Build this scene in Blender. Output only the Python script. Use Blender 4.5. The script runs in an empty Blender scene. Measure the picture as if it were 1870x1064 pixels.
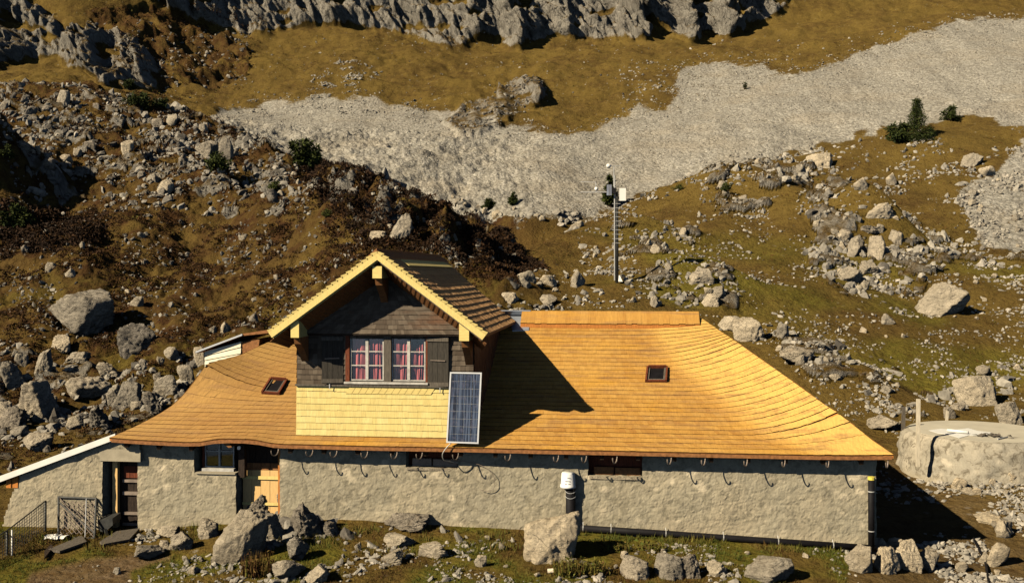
import bpy, math, random
import numpy as np
from mathutils import Vector
random.seed(7); RNG = np.random.default_rng(11)
C = bpy.context.scene.collection
PI = math.pi

# ------------------------------------------------------------------ camera, sky, sun, exposure
F_PX, CX, HOR, H = 1780.0, 935.0, 500.0, 6.17          # focal length in photo pixels, centre column, horizon row, camera height
TH = math.radians(6.6); CT, ST = math.cos(TH), math.sin(TH)
cam = bpy.data.cameras.new('camera'); camo = bpy.data.objects.new('camera', cam); C.objects.link(camo)
cam.sensor_width = 36; cam.lens = F_PX / 1870 * 36; cam.shift_y = -32 / 1870; cam.clip_end = 3000
camo.location = (0, 0, H); camo.rotation_euler = (PI / 2, 0, TH)
bpy.context.scene.camera = camo
SUN = Vector((1.38, 1.18, -1.17)).normalized()           # direction the light travels
world = bpy.data.worlds.new('World'); bpy.context.scene.world = world; world.use_nodes = True
wn = world.node_tree; bg = wn.nodes['Background']; sky = wn.nodes.new('ShaderNodeTexSky')
sky.sky_type = 'NISHITA'; sky.sun_disc = False; sky.sun_elevation = math.asin(-SUN.z)
sky.sun_rotation = math.atan2(-SUN.x, -SUN.y); sky.altitude = 2500; sky.air_density = 0.35; sky.dust_density = 0.3; sky.ozone_density = 0.3   # thin clear mountain air
wn.links.new(sky.outputs[0], bg.inputs[0]); bg.inputs[1].default_value = 0.05
sl = bpy.data.lights.new('sun', 'SUN'); sl.energy = 5.0; sl.angle = math.radians(0.5); sl.color = (1.0, 0.87, 0.66)
slo = bpy.data.objects.new('sun', sl); C.objects.link(slo); slo.rotation_euler = SUN.to_track_quat('-Z', 'Y').to_euler()
sc = bpy.context.scene
sc.view_settings.view_transform = 'Standard'; sc.view_settings.look = 'None'
sc.view_settings.exposure = 0.56; sc.view_settings.gamma = 1.0
sc.cycles.max_bounces = 5; sc.cycles.diffuse_bounces = 0; sc.cycles.use_denoising = True

def P(px, py, Y):                                       # photo pixel -> point on the vertical plane y = Y
    X = Y * math.tan(math.atan((px - CX) / F_PX) - TH)
    d = Y * CT - X * ST
    return Vector((X, Y, H - (py - HOR) / F_PX * d))
def W2(px, d):                                          # column and depth -> world x, y
    r = (px - CX) / F_PX * d
    return r * CT - d * ST, r * ST + d * CT
def proj(X, Y, Z):
    r = X * CT + Y * ST; d = -X * ST + Y * CT
    return CX + F_PX * r / d, HOR - F_PX * (Z - H) / d, d

# ------------------------------------------------------------------ noise
_p = np.random.default_rng(3).permutation(256); _p = np.concatenate([_p, _p, _p])
_g = np.array([[1,1,0],[-1,1,0],[1,-1,0],[-1,-1,0],[1,0,1],[-1,0,1],[1,0,-1],[-1,0,-1],[0,1,1],[0,-1,1],[0,1,-1],[0,-1,-1]], float)
def pn(x, y, z):
    x, y, z = np.broadcast_arrays(np.asarray(x, float), np.asarray(y, float), np.asarray(z, float))
    xi, yi, zi = np.floor(x).astype(int), np.floor(y).astype(int), np.floor(z).astype(int)
    xf, yf, zf = x - xi, y - yi, z - zi
    xi &= 255; yi &= 255; zi &= 255
    u, v, w = [t * t * t * (t * (t * 6 - 15) + 10) for t in (xf, yf, zf)]
    def gr(a, b, c):
        g = _g[_p[_p[_p[xi + a] + yi + b] + zi + c] % 12]
        return g[..., 0] * (xf - a) + g[..., 1] * (yf - b) + g[..., 2] * (zf - c)
    L = lambda a, b, t: a + (b - a) * t
    return L(L(L(gr(0,0,0), gr(1,0,0), u), L(gr(0,1,0), gr(1,1,0), u), v), L(L(gr(0,0,1), gr(1,0,1), u), L(gr(0,1,1), gr(1,1,1), u), v), w)
def fbm(x, y, z, o=4, g=0.5):
    s, a = 0, 1.0
    for k in range(o):
        s = s + a * pn(x * 2 ** k + 17.3 * k, y * 2 ** k + 5.1 * k, z * 2 ** k); a *= g
    return s
def ridged(x, y, z, o=4):
    s, a = 0, 1.0
    for k in range(o):
        s = s + a * (1 - 2.4 * np.abs(pn(x * 2 ** k + 9.1 * k, y * 2 ** k, z * 2 ** k + 3.3 * k))); a *= 0.5
    return s
def sstep(a, b, x):
    t = np.clip((x - a) / (b - a), 0, 1); return t * t * (3 - 2 * t)
def pip(poly, x, y):
    ins = np.zeros(x.shape, bool); n = len(poly)
    for i in range(n):
        x1, y1 = poly[i]; x2, y2 = poly[(i + 1) % n]
        if y1 == y2: continue
        c = ((y1 > y) != (y2 > y)) & (x < (x2 - x1) * (y - y1) / (y2 - y1) + x1)
        ins ^= c
    return ins

# ------------------------------------------------------------------ materials
def new_mat(name, rough=0.9, spec=0.2):
    m = bpy.data.materials.new(name); m.use_nodes = True
    b = m.node_tree.nodes['Principled BSDF']; b.inputs['Roughness'].default_value = rough; b.inputs['Specular IOR Level'].default_value = spec
    return m, m.node_tree, b
class NT:
    """tiny node-writing helper"""
    def __init__(s, t): s.t = t
    def n(s, kind, **kw):
        o = s.t.nodes.new('ShaderNode' + kind)
        for k, v in kw.items(): setattr(o, k, v)
        return o
    def link(s, a, b): s.t.links.new(a, b)
    def pos(s):
        return s.n('NewGeometry').outputs['Position']
    def obj(s): return s.n('TexCoord').outputs['Object']
    def scale(s, v, k):
        o = s.n('VectorMath', operation='MULTIPLY'); s.link(v, o.inputs[0]); o.inputs[1].default_value = k if isinstance(k, tuple) else (k, k, k); return o.outputs[0]
    def noise(s, v, sc_, det=4, rough=0.6, dist=0):
        o = s.n('TexNoise'); s.link(v, o.inputs['Vector']); o.inputs['Scale'].default_value = sc_; o.inputs['Detail'].default_value = det
        o.inputs['Roughness'].default_value = rough; o.inputs['Distortion'].default_value = dist; return o.outputs['Fac']
    def vor(s, v, sc_, feat='F1', out='Distance'):
        o = s.n('TexVoronoi', feature=feat); s.link(v, o.inputs['Vector']); o.inputs['Scale'].default_value = sc_; return o.outputs[out]
    def ramp(s, f, *st):
        o = s.n('ValToRGB'); s.link(f, o.inputs[0]); e = o.color_ramp.elements
        while len(e) < len(st): e.new(0.5)
        for i, (p, c) in enumerate(st): e[i].position = p; e[i].color = (*c, 1) if isinstance(c, tuple) else (c, c, c, 1)
        return o.outputs[0]
    def mix(s, f, a, b, mode='MIX'):
        o = s.n('Mix', data_type='RGBA', blend_type=mode)
        if isinstance(f, (int, float)): o.inputs[0].default_value = f
        else: s.link(f, o.inputs[0])
        for k, c in ((6, a), (7, b)):
            if isinstance(c, tuple): o.inputs[k].default_value = (*c, 1)
            else: s.link(c, o.inputs[k])
        return o.outputs[2]
    def math(s, op, a, b=None, clamp=False):
        o = s.n('Math', operation=op, use_clamp=clamp)
        for k, v in ((0, a), (1, b)):
            if v is None: continue
            if isinstance(v, (int, float)): o.inputs[k].default_value = v
            else: s.link(v, o.inputs[k])
        return o.outputs[0]
    def attr(s, name, out='Fac'): return s.n('Attribute', attribute_name=name).outputs[out]
    def bump(s, h, st, dist, prev=None):
        o = s.n('Bump'); s.link(h, o.inputs['Height']); o.inputs['Strength'].default_value = st; o.inputs['Distance'].default_value = dist
        if prev is not None: s.link(prev, o.inputs['Normal'])
        return o.outputs['Normal']

M = {}
def plain(name, col, rough=0.7, spec=0.3, metal=0.0, var=0.15, sc_=3.0, stretch=(1, 1, 1), bump=0.0):
    m, t, b = new_mat(name, rough, spec); k = NT(t); v = k.scale(k.obj(), stretch)
    f = k.noise(v, sc_, 5, 0.65)
    lo = tuple(c * (1 - var * 1.6) for c in col); hi = tuple(min(1, c * (1 + var)) for c in col)
    k.link(k.ramp(f, (0.3, lo), (0.7, hi)), b.inputs['Base Color']); b.inputs['Metallic'].default_value = metal
    if bump: k.link(k.bump(f, 0.6, bump), b.inputs['Normal'])
    M[name] = m; return m
def wood(name, col, grain=(1, 1, 12), var=0.25, rough=0.75):
    return plain(name, col, rough, 0.25, 0, var, 4.0, grain, 0.003)
wood('yellow_wood', (0.80, 0.62, 0.22), (2, 2, 14), 0.12)
wood('yellow_wood_h', (0.80, 0.62, 0.22), (10, 2, 2), 0.12)
wood('door_wood', (0.78, 0.50, 0.20), (14, 2, 1.5), 0.12)
wood('orange_wood', (0.55, 0.20, 0.04), (14, 2, 1.5), 0.25)
wood('red_wood', (0.17, 0.045, 0.018), (14, 3, 2), 0.4)
wood('dark_wood', (0.035, 0.022, 0.014), (12, 3, 2), 0.5)
wood('grey_wood', (0.125, 0.105, 0.08), (14, 3, 1.5), 0.35)
wood('shutter_wood', (0.05, 0.043, 0.033), (16, 3, 1.5), 0.35)
wood('soffit_wood', (0.30, 0.13, 0.045), (3, 14, 3), 0.3)
wood('pale_wood', (0.60, 0.52, 0.38), (6, 6, 1), 0.2)
plain('white_paint', (0.82, 0.80, 0.72), 0.5, 0.4, 0, 0.05)
plain('cream_paint', (0.88, 0.80, 0.58), 0.6, 0.3, 0, 0.06)
plain('old_white_paint', (0.52, 0.49, 0.43), 0.6, 0.3, 0, 0.2, 8)
plain('zinc', (0.42, 0.46, 0.52), 0.45, 0.5, 0.5, 0.12, 2)
plain('steel', (0.62, 0.62, 0.60), 0.4, 0.5, 0.6, 0.1, 8)
plain('galvanised', (0.50, 0.49, 0.45), 0.5, 0.5, 0.3, 0.15, 8)
plain('black_plastic', (0.008, 0.007, 0.008), 0.7, 0.2, 0, 0.3, 6)
plain('dark_steel', (0.05, 0.05, 0.045), 0.6, 0.4, 0.2, 0.3, 9)
plain('alu', (0.72, 0.72, 0.70), 0.35, 0.5, 0.4, 0.06, 5)
plain('curtain_red', (0.62, 0.17, 0.175), 0.9, 0.1, 0, 0.35, 3, (16, 2, 0.6))
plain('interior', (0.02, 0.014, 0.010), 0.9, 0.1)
plain('lintel_plaster', (0.38, 0.33, 0.235), 0.9, 0.1, 0, 0.12, 5, (1, 1, 1), 0.01)
plain('bucket_white', (0.80, 0.79, 0.74), 0.5, 0.4, 0, 0.06, 6)
plain('yellow_cap', (0.75, 0.62, 0.10), 0.5, 0.4)
plain('rusty_strap', (0.28, 0.22, 0.17), 0.6, 0.4, 0.2, 0.3)
plain('twig', (0.16, 0.09, 0.045), 0.9, 0.1, 0, 0.3)
plain('bark', (0.06, 0.04, 0.025), 0.95, 0.1, 0, 0.4, 8)

def glass_mat():
    m, t, b = new_mat('glass', 0.05, 0.5); k = NT(t)
    tr = k.n('BsdfTransparent'); gl = k.n('BsdfGlossy'); gl.inputs['Roughness'].default_value = 0.03
    mx = k.n('MixShader'); mx.inputs[0].default_value = 0.10
    k.link(tr.outputs[0], mx.inputs[1]); k.link(gl.outputs[0], mx.inputs[2])
    k.link(mx.outputs[0], t.nodes['Material Output'].inputs['Surface']); M['glass'] = m
glass_mat()

def plaster_mat(name, a, b_, dark, pale):
    m, t, b = new_mat(name, 0.95, 0.1); k = NT(t); p = k.pos()
    f1 = k.noise(p, 0.55, 3, 0.6, 0.3); f2 = k.noise(p, 5.0, 6, 0.7, 0.8); f3 = k.noise(k.scale(p, (1, 1, 0.6)), 22, 4, 0.7)
    c = k.mix(k.ramp(f1, (0.38, 0.0), (0.62, 1.0)), a, b_)
    c = k.mix(k.ramp(f2, (0.40, 1.0), (0.5, 0.0)), c, dark)
    v = k.vor(k.scale(p, (1, 1, 1.3)), 2.4, 'SMOOTH_F1')
    st = k.math('MULTIPLY', k.ramp(v, (0.18, 1.0), (0.30, 0.0)), k.ramp(k.noise(p, 0.9, 2), (0.52, 0.0), (0.6, 1.0)))
    c = k.mix(st, c, pale)
    c = k.mix(0.4, c, k.ramp(f3, (0.3, 0.4), (0.7, 1.0)), 'MULTIPLY')
    sk = k.noise(k.scale(p, (1.6, 1.6, 0.18)), 2.2, 5, 0.7); c = k.mix(k.ramp(sk, (0.50, 0.0), (0.66, 0.45)), c, tuple(x * .62 for x in b_))
    zz_ = k.n('SeparateXYZ'); k.link(p, zz_.inputs[0]); ft = k.math('ADD', zz_.outputs[2], k.math('MULTIPLY', f1, 1.1))
    c = k.mix(k.ramp(ft, (0.80, 0.65), (1.2, 0.0)), c, k.mix(f2, (0.55, 0.47, 0.33), (0.20, 0.17, 0.11)))
    k.link(c, b.inputs['Base Color'])
    n1 = k.bump(f2, 0.8, 0.02); k.link(k.bump(f3, 0.9, 0.012, n1), b.inputs['Normal']); M[name] = m
plaster_mat('plaster', (0.46, 0.39, 0.265), (0.39, 0.345, 0.245), (0.28, 0.245, 0.17), (0.62, 0.53, 0.37))
plaster_mat('tank_stone', (0.52, 0.45, 0.33), (0.38, 0.34, 0.26), (0.20, 0.17, 0.12), (0.55, 0.48, 0.36))
plain('concrete', (0.53, 0.48, 0.36), 0.85, 0.2, 0, 0.08, 1.5, (1, 1, 1), 0.006)

def shingle_mat(name, stops, butt, patch, pgrey, patchy=0.5):
    """wooden shingles: tone per shingle (attribute), weather patches, grain"""
    m, t, b = new_mat(name, 0.8, 0.2); k = NT(t); p = k.pos(); tone = k.attr('tone')
    c = k.ramp(tone, *stops)
    f = k.noise(k.scale(p, (0.22, 1.3, 1.3)), 1.1, 6, 0.7, 0.3)
    c = k.mix(k.math('MULTIPLY', k.ramp(f, (0.55, 0.0), (0.68, 1.0)), patchy), c, pgrey)
    f = k.noise(k.scale(k.scale(p, (0.5, 1.6, 1.6)), 1.0), 0.8, 4, 0.6)
    c = k.mix(k.math('MULTIPLY', k.ramp(f, (0.30, 1.0), (0.42, 0.0)), patchy), c, patch)
    if name == 'roof_shingle':
        c = k.mix(k.attr('fresh'), c, (0.74, 0.45, 0.115))
        f = k.noise(k.scale(p, (0.3, 1.6, 2.6)), 2.6, 5, 0.75, 0.2)
        c = k.mix(k.ramp(f, (0.50, 0.0), (0.64, 0.7)), c, (0.34, 0.18, 0.07))
        lx = k.n('SeparateXYZ'); k.link(p, lx.inputs[0]); w_ = k.math('MULTIPLY', k.ramp(k.math('ADD', k.math('MULTIPLY', lx.outputs[0], -0.1), k.math('MULTIPLY', k.noise(p, .8, 5), 0.5)), (0.92, 0.0), (1.25, 1.0)), 0.5)
        c = k.mix(w_, c, (0.36, 0.205, 0.085))
    g = k.noise(k.scale(p, (14, 2, 2)), 2.0, 3, 0.7)
    c = k.mix(0.5, c, k.ramp(g, (0.3, 0.5), (0.7, 1.0)), 'MULTIPLY')
    k.link(c, b.inputs['Base Color']); k.link(k.bump(g, 0.5, 0.004), b.inputs['Normal']); M[name] = m
    m2, t2, b2 = new_mat(name + '_butt', 0.9, 0.1); k2 = NT(t2)
    k2.link(k2.ramp(k2.noise(k2.pos(), 9, 3), (0.3, tuple(c * 0.6 for c in butt)), (0.7, butt)), b2.inputs['Base Color']); M[name + '_butt'] = m2
G1, G2, G3, G4 = (0.44, 0.205, 0.042), (0.52, 0.265, 0.056), (0.60, 0.325, 0.075), (0.48, 0.275, 0.085)
shingle_mat('roof_shingle', ((0, G1), (0.35, G2), (0.75, G3), (1.0, G4)), (0.17, 0.075, 0.02), (0.64, 0.33, 0.045), (0.36, 0.215, 0.10), 0.7)
shingle_mat('dormer_shingle', ((0, (0.50, 0.25, 0.09)), (0.5, (0.62, 0.33, 0.12)), (1, (0.72, 0.42, 0.16))), (0.95, 0.58, 0.30), (0.45, 0.2, 0.05), (0.3, 0.18, 0.09), 0.4)  # butt ends much paler, standing in for sunlit shingle edges
shingle_mat('fresh_shingle', ((0, (0.72, 0.56, 0.20)), (0.5, (0.80, 0.64, 0.24)), (1, (0.86, 0.72, 0.30))), (0.22, 0.12, 0.03), (0.80, 0.6, 0.2), (0.8, 0.66, 0.28), 0.3)
shingle_mat('old_shingle', ((0, (0.055, 0.035, 0.022)), (0.4, (0.10, 0.075, 0.052)), (0.75, (0.155, 0.12, 0.085)), (1, (0.24, 0.20, 0.145))), (0.05, 0.035, 0.025), (0.17, 0.07, 0.028), (0.24, 0.20, 0.15), 0.6)  # tones lowered throughout to deepen the shade under the gable
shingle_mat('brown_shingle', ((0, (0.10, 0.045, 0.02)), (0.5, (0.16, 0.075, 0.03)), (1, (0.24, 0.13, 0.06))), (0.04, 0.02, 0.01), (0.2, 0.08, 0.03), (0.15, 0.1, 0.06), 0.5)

def rock_mat(name, pale, mid, dark, lich=0.5, moss=0.25):
    m, t, b = new_mat(name, 0.95, 0.15); k = NT(t); p = k.pos()
    rnd = k.n('ObjectInfo').outputs['Random']
    o = k.n('VectorMath', operation='ADD'); k.link(p, o.inputs[0]); k.link(rnd, o.inputs[1]); p2 = o.outputs[0]
    f1 = k.noise(p2, 1.3, 7, 0.7, 0.5); f2 = k.noise(p2, 7, 6, 0.75, 0.6); f3 = k.noise(k.scale(p2, (1, 1, 2.2)), 3.0, 6, 0.75, 1.2)
    c = k.mix(k.ramp(f1, (0.36, 0.0), (0.60, 1.0)), mid, pale)
    c = k.mix(k.math('MULTIPLY', k.ramp(f3, (0.53, 0.0), (0.62, 1.0)), lich), c, dark)
    c = k.mix(0.6, c, k.ramp(f2, (0.28, 0.42), (0.50, 1.1)), 'MULTIPLY')
    nz = k.n('SeparateXYZ'); k.link(k.n('NewGeometry').outputs['Normal'], nz.inputs[0])
    mo = k.math('MULTIPLY', k.ramp(nz.outputs[2], (0.55, 0.0), (0.9, 1.0)), k.ramp(k.noise(p2, 2.2, 4), (0.52, 0.0), (0.58, moss)))
    c = k.mix(mo, c, (0.13, 0.075, 0.02))
    c = k.mix(1.0, c, k.ramp(rnd, (0.0, (0.70, 0.69, 0.68)), (0.5, (1.0, 0.96, 0.90)), (1.0, (1.1, 1.04, 0.95))), 'MULTIPLY')
    ve = k.vor(k.scale(p2, (1, 1, 1.5)), 1.9, 'DISTANCE_TO_EDGE'); c = k.mix(k.math('MULTIPLY', k.ramp(ve, (0.008, 1.0), (0.02, 0.0)), k.ramp(f1, (0.46, 0.0), (0.56, 0.5))), c, (0.04, 0.033, 0.025))
    k.link(c, b.inputs['Base Color'])
    n1 = k.bump(f3, 1.0, 0.16); n1 = k.bump(k.vor(k.scale(p2, (1, 1, 1.7)), 3.2, 'DISTANCE_TO_EDGE'), 0.15, 0.10, n1); k.link(k.bump(f2, 1.0, 0.05, n1), b.inputs['Normal']); M[name] = m
rock_mat('limestone', (0.50, 0.445, 0.35), (0.33, 0.295, 0.235), (0.055, 0.048, 0.038), 0.75)
rock_mat('pale_limestone', (0.58, 0.51, 0.39), (0.44, 0.385, 0.29), (0.13, 0.11, 0.08), 0.35)
rock_mat('dark_limestone', (0.38, 0.34, 0.28), (0.19, 0.17, 0.14), (0.035, 0.032, 0.03), 0.8)

rock_mat('cream_limestone', (0.66, 0.57, 0.42), (0.52, 0.44, 0.31), (0.26, 0.20, 0.13), 0.3)

# ------------------------------------------------------------------ mesh helpers
def tag(o, label=None, cat=None, group=None, kind=None):
    for k_, v_ in (('label', label), ('category', cat), ('group', group), ('kind', kind)):
        if v_: o[k_] = v_
    return o
def mesh_np(name, V, Fq, mats, parent=None, smooth=False, attrs=None, mi=None):
    V = np.asarray(V, np.float32); Fq = np.asarray(Fq, np.int32); n = Fq.shape[1]
    me = bpy.data.meshes.new(name); me.vertices.add(len(V)); me.vertices.foreach_set('co', V.ravel())
    me.loops.add(Fq.size); me.loops.foreach_set('vertex_index', Fq.ravel())
    me.polygons.add(len(Fq)); me.polygons.foreach_set('loop_start', np.arange(0, Fq.size, n, dtype=np.int32))
    me.polygons.foreach_set('loop_total', np.full(len(Fq), n, np.int32))
    me.polygons.foreach_set('use_smooth', np.full(len(Fq), smooth, bool))
    if mi is not None: me.polygons.foreach_set('material_index', np.asarray(mi, np.int32))
    for m in (mats if isinstance(mats, (list, tuple)) else [mats]): me.materials.append(m)
    for k_, a in (attrs or {}).items():
        if a.ndim == 1: at = me.attributes.new(k_, 'FLOAT', 'POINT'); at.data.foreach_set('value', a.astype(np.float32))
        else: at = me.attributes.new(k_, 'FLOAT_COLOR', 'POINT'); at.data.foreach_set('color', a.astype(np.float32).ravel())
    me.update(calc_edges=True); me.validate()
    o = bpy.data.objects.new(name, me); C.objects.link(o)
    if parent is not None: o.parent = parent
    return o
class MB:
    """collects boxes, bars, tubes, prisms into one mesh (world coordinates)"""
    def __init__(s): s.v = []; s.f = []; s.m = []
    def add(s, vs, fs, mi=0):
        o = len(s.v); s.v += [tuple(v) for v in vs]; s.f += [tuple(i + o for i in f) for f in fs]; s.m += [mi] * len(fs); return s
    def hexa(s, q, mi=0):                              # 8 points: bottom ring 0-3, top ring 4-7
        return s.add(q, [(3,2,1,0), (4,5,6,7), (0,1,5,4), (1,2,6,5), (2,3,7,6), (3,0,4,7)], mi)
    def box(s, a, b, mi=0):
        x0, x1 = sorted((a[0], b[0])); y0, y1 = sorted((a[1], b[1])); z0, z1 = sorted((a[2], b[2]))
        return s.hexa([(x0,y0,z0),(x1,y0,z0),(x1,y1,z0),(x0,y1,z0),(x0,y0,z1),(x1,y0,z1),(x1,y1,z1),(x0,y1,z1)], mi)
    def beam(s, a, b, w, h, up=(0, 0, 1), mi=0):
        a, b = Vector(a), Vector(b); d = (b - a).normalized(); sx = d.cross(Vector(up)).normalized(); uz = sx.cross(d).normalized()
        q = []
        for p in (a, b): q += [p - sx * w / 2 - uz * h / 2, p + sx * w / 2 - uz * h / 2, p + sx * w / 2 + uz * h / 2, p - sx * w / 2 + uz * h / 2]
        return s.hexa(q, mi)
    def tube(s, pts, r, n=8, mi=0, cap=True):
        pts = [Vector(p) for p in pts]; rs = r if isinstance(r, (list, tuple)) else [r] * len(pts)
        vs, fs = [], []; up = Vector((0.31, 0.2, 1)).normalized()
        for i, p in enumerate(pts):
            d = (pts[min(i + 1, len(pts) - 1)] - pts[max(i - 1, 0)]).normalized()
            if abs(d.dot(up)) > 0.98: up = Vector((1, 0.1, 0)).normalized()
            a = d.cross(up).normalized(); b = a.cross(d)
            for j in range(n):
                t = 2 * PI * j / n; vs.append(p + (a * math.cos(t) + b * math.sin(t)) * rs[i])
        for i in range(len(pts) - 1):
            for j in range(n): fs.append((i*n + j, i*n + (j+1) % n, (i+1)*n + (j+1) % n, (i+1)*n + j))
        if cap: fs.append(tuple(range(n))[::-1]); fs.append(tuple((len(pts)-1)*n + j for j in range(n)))
        return s.add(vs, fs, mi)
    def prism(s, poly, off, mi=0):                      # 3D polygon extruded by vector
        n = len(poly); a = [Vector(p) for p in poly]; b = [p + Vector(off) for p in a]
        return s.add(a + b, [tuple(range(n))[::-1], tuple(range(n, 2*n))] + [(i, (i+1) % n, n + (i+1) % n, n + i) for i in range(n)], mi)
    def build(s, name, mat, parent=None, smooth=False):
        me = bpy.data.meshes.new(name)
        base = s.v; org = None
        me.from_pydata(base, [], s.f)
        for m in (mat if isinstance(mat, (list, tuple)) else [mat]): me.materials.append(m)
        for p, mi in zip(me.polygons, s.m): p.material_index = mi; p.use_smooth = smooth
        import bmesh
        bm = bmesh.new(); bm.from_mesh(me); bmesh.ops.recalc_face_normals(bm, faces=bm.faces); bm.to_mesh(me); bm.free()
        me.update(); o = bpy.data.objects.new(name, me); C.objects.link(o)
        if parent is not None:
            o.parent = parent
            if parent.type == 'EMPTY' or parent.parent is not None or True:
                o.matrix_parent_inverse = parent_world(parent).inverted()
        return o
from mathutils import Matrix
def parent_world(o):
    m = Matrix.LocRotScale(o.location, o.rotation_euler, o.scale)
    return m if o.parent is None else parent_world(o.parent) @ o.matrix_parent_inverse @ m
def empty(name, loc, label, cat, group=None, rz=0.0):
    o = bpy.data.objects.new(name, None); C.objects.link(o); o.location = loc; o.rotation_euler = (0, 0, rz); o.empty_display_size = 0.3
    return tag(o, label, cat, group)
def put(o, parent):                                     # parent an object whose mesh is in world coordinates
    o.parent = parent; o.matrix_parent_inverse = parent_world(parent).inverted(); return o
def copy_tree(o, parent=None):
    c = o.copy(); C.objects.link(c)
    if parent is not None: c.parent = parent; c.matrix_parent_inverse = o.matrix_parent_inverse.copy()
    for ch in [x for x in bpy.data.objects if x.parent == o]: copy_tree(ch, c)
    return c
# ------------------------------------------------------------------ terrain
colx = np.array([-900,-300,0,130,260,400,520,620,700,780,860,960,1000,1100,1200,1300,1400,1500,1600,1700,1800,1870,2200,2800], float)
def row(*v): return np.array(v, float)
#            -900 -300   0  130  260  400  520  620  700  780  860  960 1000 1100 1200 1300 1400 1500 1600 1700 1800 1870 2200 2800
c1z = row( -.5, -.5,-.45,-.42,-.40,-.35,-.30,-.28,-.25,-.22,-.20,-.2,-.2,-.25,-.3,-.35,-.4,-.45,-.5,-.5,-.45,-.4,-.2, 0)
c2z = row( -.3, -.2,-.05,-.08,-.10, .08, .28, .32, .30, .25, .20, .2, .2, .18, .15, .12, .09, .04,-.08,-.38,-.48,-.48, -.3, -.2)
c2d = np.interp(colx, [0, 1600], [24.25, 21.95])
c3z = row( .6, .5, .3, .3, .3, .3, .3, .3, .3, .3, .3, .3, .3, .3, .3, .25, .2, .1, -.05, .22, .58, .66, 1, 2)
c4z = row( 3, 1.6, .9, .9, 1.1, 1.4, 1.4, 1.4, 1.4, 1.4, 1.4, 1.4, 1.4, 1.3, 1.3, 1.3, 1.2, 1.2, 1.1, 1.1, 1.2, 1.4, 2, 3)
c5d = row( 44, 44, 43, 43, 43, 43, 42, 42, 42, 42, 42, 42, 42, 42, 42, 42, 42, 42, 42, 42, 42, 42, 44, 44)
c5y = row(600,620,630,620,615,610,610,610,605,600,595,590,590,590,595,600,610,620,640,650,650,650,640,600)
c6d = row( 66, 64, 62, 62, 62, 60, 57, 54, 52, 50, 49, 49, 51, 54, 56, 58, 60, 62, 62, 62, 62, 62, 64, 66)
c6y = row(360,380,400,405,410,425,440,455,468,482,495,505,505,490,470,450,445,450,455,455,455,450,430,400)
c7d = row(100, 98, 95, 94, 92, 86, 78, 72, 68, 64, 60, 57, 62, 72, 78, 82, 86, 90, 92, 92, 92, 90, 95,100)
c7y = row(150,150,158,160,188,218,285,300,325,365,402,470,440,395,345,308,290,268,250,232,215,225,200,150)
c8d = row(108,106,104,103,101, 96, 90, 86, 84, 82, 80, 78, 79, 84, 88, 92, 95, 98,100,100,100, 98,102,108)
c8y = row(165,165,172,175,200,235,300,322,345,372,398,412,408,392,362,322,302,282,266,250,236,238,215,165)
c9d = row(140,138,136,134,130,127,125,125,125,125,125,125,125,125,125,125,126,127,128,128,128,128,130,135)
c9y = row(130,128,122,115,160,200,205,205,205,205,205,205,200,195,190,180,165,155,140,130,120,115,100, 60)
c10d= row(148,147,146,144,150,160,165,165,165,165,165,165,165,165,165,165,165,165,165,165,165,165,165,165)
c10y= row( 20, 20, 20, 25, 40, 55, 55, 50, 55, 68, 80, 80, 72, 72, 62, 66, 50, 35, 25, 15, 10, 10,  0,-20)
c11d= row(154,153,152,151,158,168,172,172,172,172,172,172,172,172,172,172,173,176,180,182,182,182,182,182)
c11y= row(-80,-80,-80,-80,-70,-60,-60,-60,-60,-60,-60,-60,-60,-60,-60,-60,-50,-40,-40,-45,-50,-50,-60,-80)
c12d= row(300,)*1 if False else np.full(24, 290.0)
c12y= np.full(24, -330.0)
zy = lambda d, y: H - (y - HOR) / F_PX * d
CD = [np.full(24, 1.5), np.full(24, 18.3), c2d, np.full(24, 28.5), np.full(24, 34.5), c5d, c6d, c7d, c8d, c9d, c10d, c11d, c12d]
CZ = [np.full(24, -0.6), c1z, c2z, c3z, c4z, zy(c5d, c5y), zy(c6d, c6y), zy(c7d, c7y), zy(c8d, c8y), zy(c9d, c9y), zy(c10d, c10y), zy(c11d, c11y), zy(c12d, c12y)]
SEG = [14, 64, 64, 34, 64, 96, 118, 26, 110, 78, 76, 12]
cols = np.concatenate([np.arange(-900, -60, 14), np.arange(-60, 1935, 2.35), np.arange(1935, 2800, 14)])
def colint(a):                                          # smoothed interpolation of a control row over the columns
    dense = np.arange(-1000, 2901, 10.0); v = np.interp(dense, colx, a); k = np.hanning(11); k /= k.sum()
    return np.interp(cols, dense, np.convolve(np.pad(v, 5, 'edge'), k, 'valid'))
cd = np.array([colint(a) for a in CD]); cz = np.array([colint(a) for a in CZ])
D, Z = [], []
for i, n in enumerate(SEG):
    last = i == len(SEG) - 1
    for t in np.linspace(0, 1, n + (1 if last else 0), endpoint=last):
        D.append(cd[i] * (1 - t) + cd[i+1] * t); Z.append(cz[i] * (1 - t) + cz[i+1] * t)
D = np.array(D); Z = np.array(Z)
# round the joints between the segments a little
for _ in range(2):
    k = 6
    kern = np.hanning(2 * k + 1); kern /= kern.sum()
    pad = np.pad(Z, ((k, k), (0, 0)), 'edge'); Z = sum(kern[j] * pad[j:j + Z.shape[0]] for j in range(2 * k + 1))
PX = np.broadcast_to(cols, D.shape).copy()
R = (PX - CX) / F_PX * D; X = R * CT - D * ST; Y = R * ST + D * CT
PY0 = HOR - F_PX * (Z - H) / D
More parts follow.
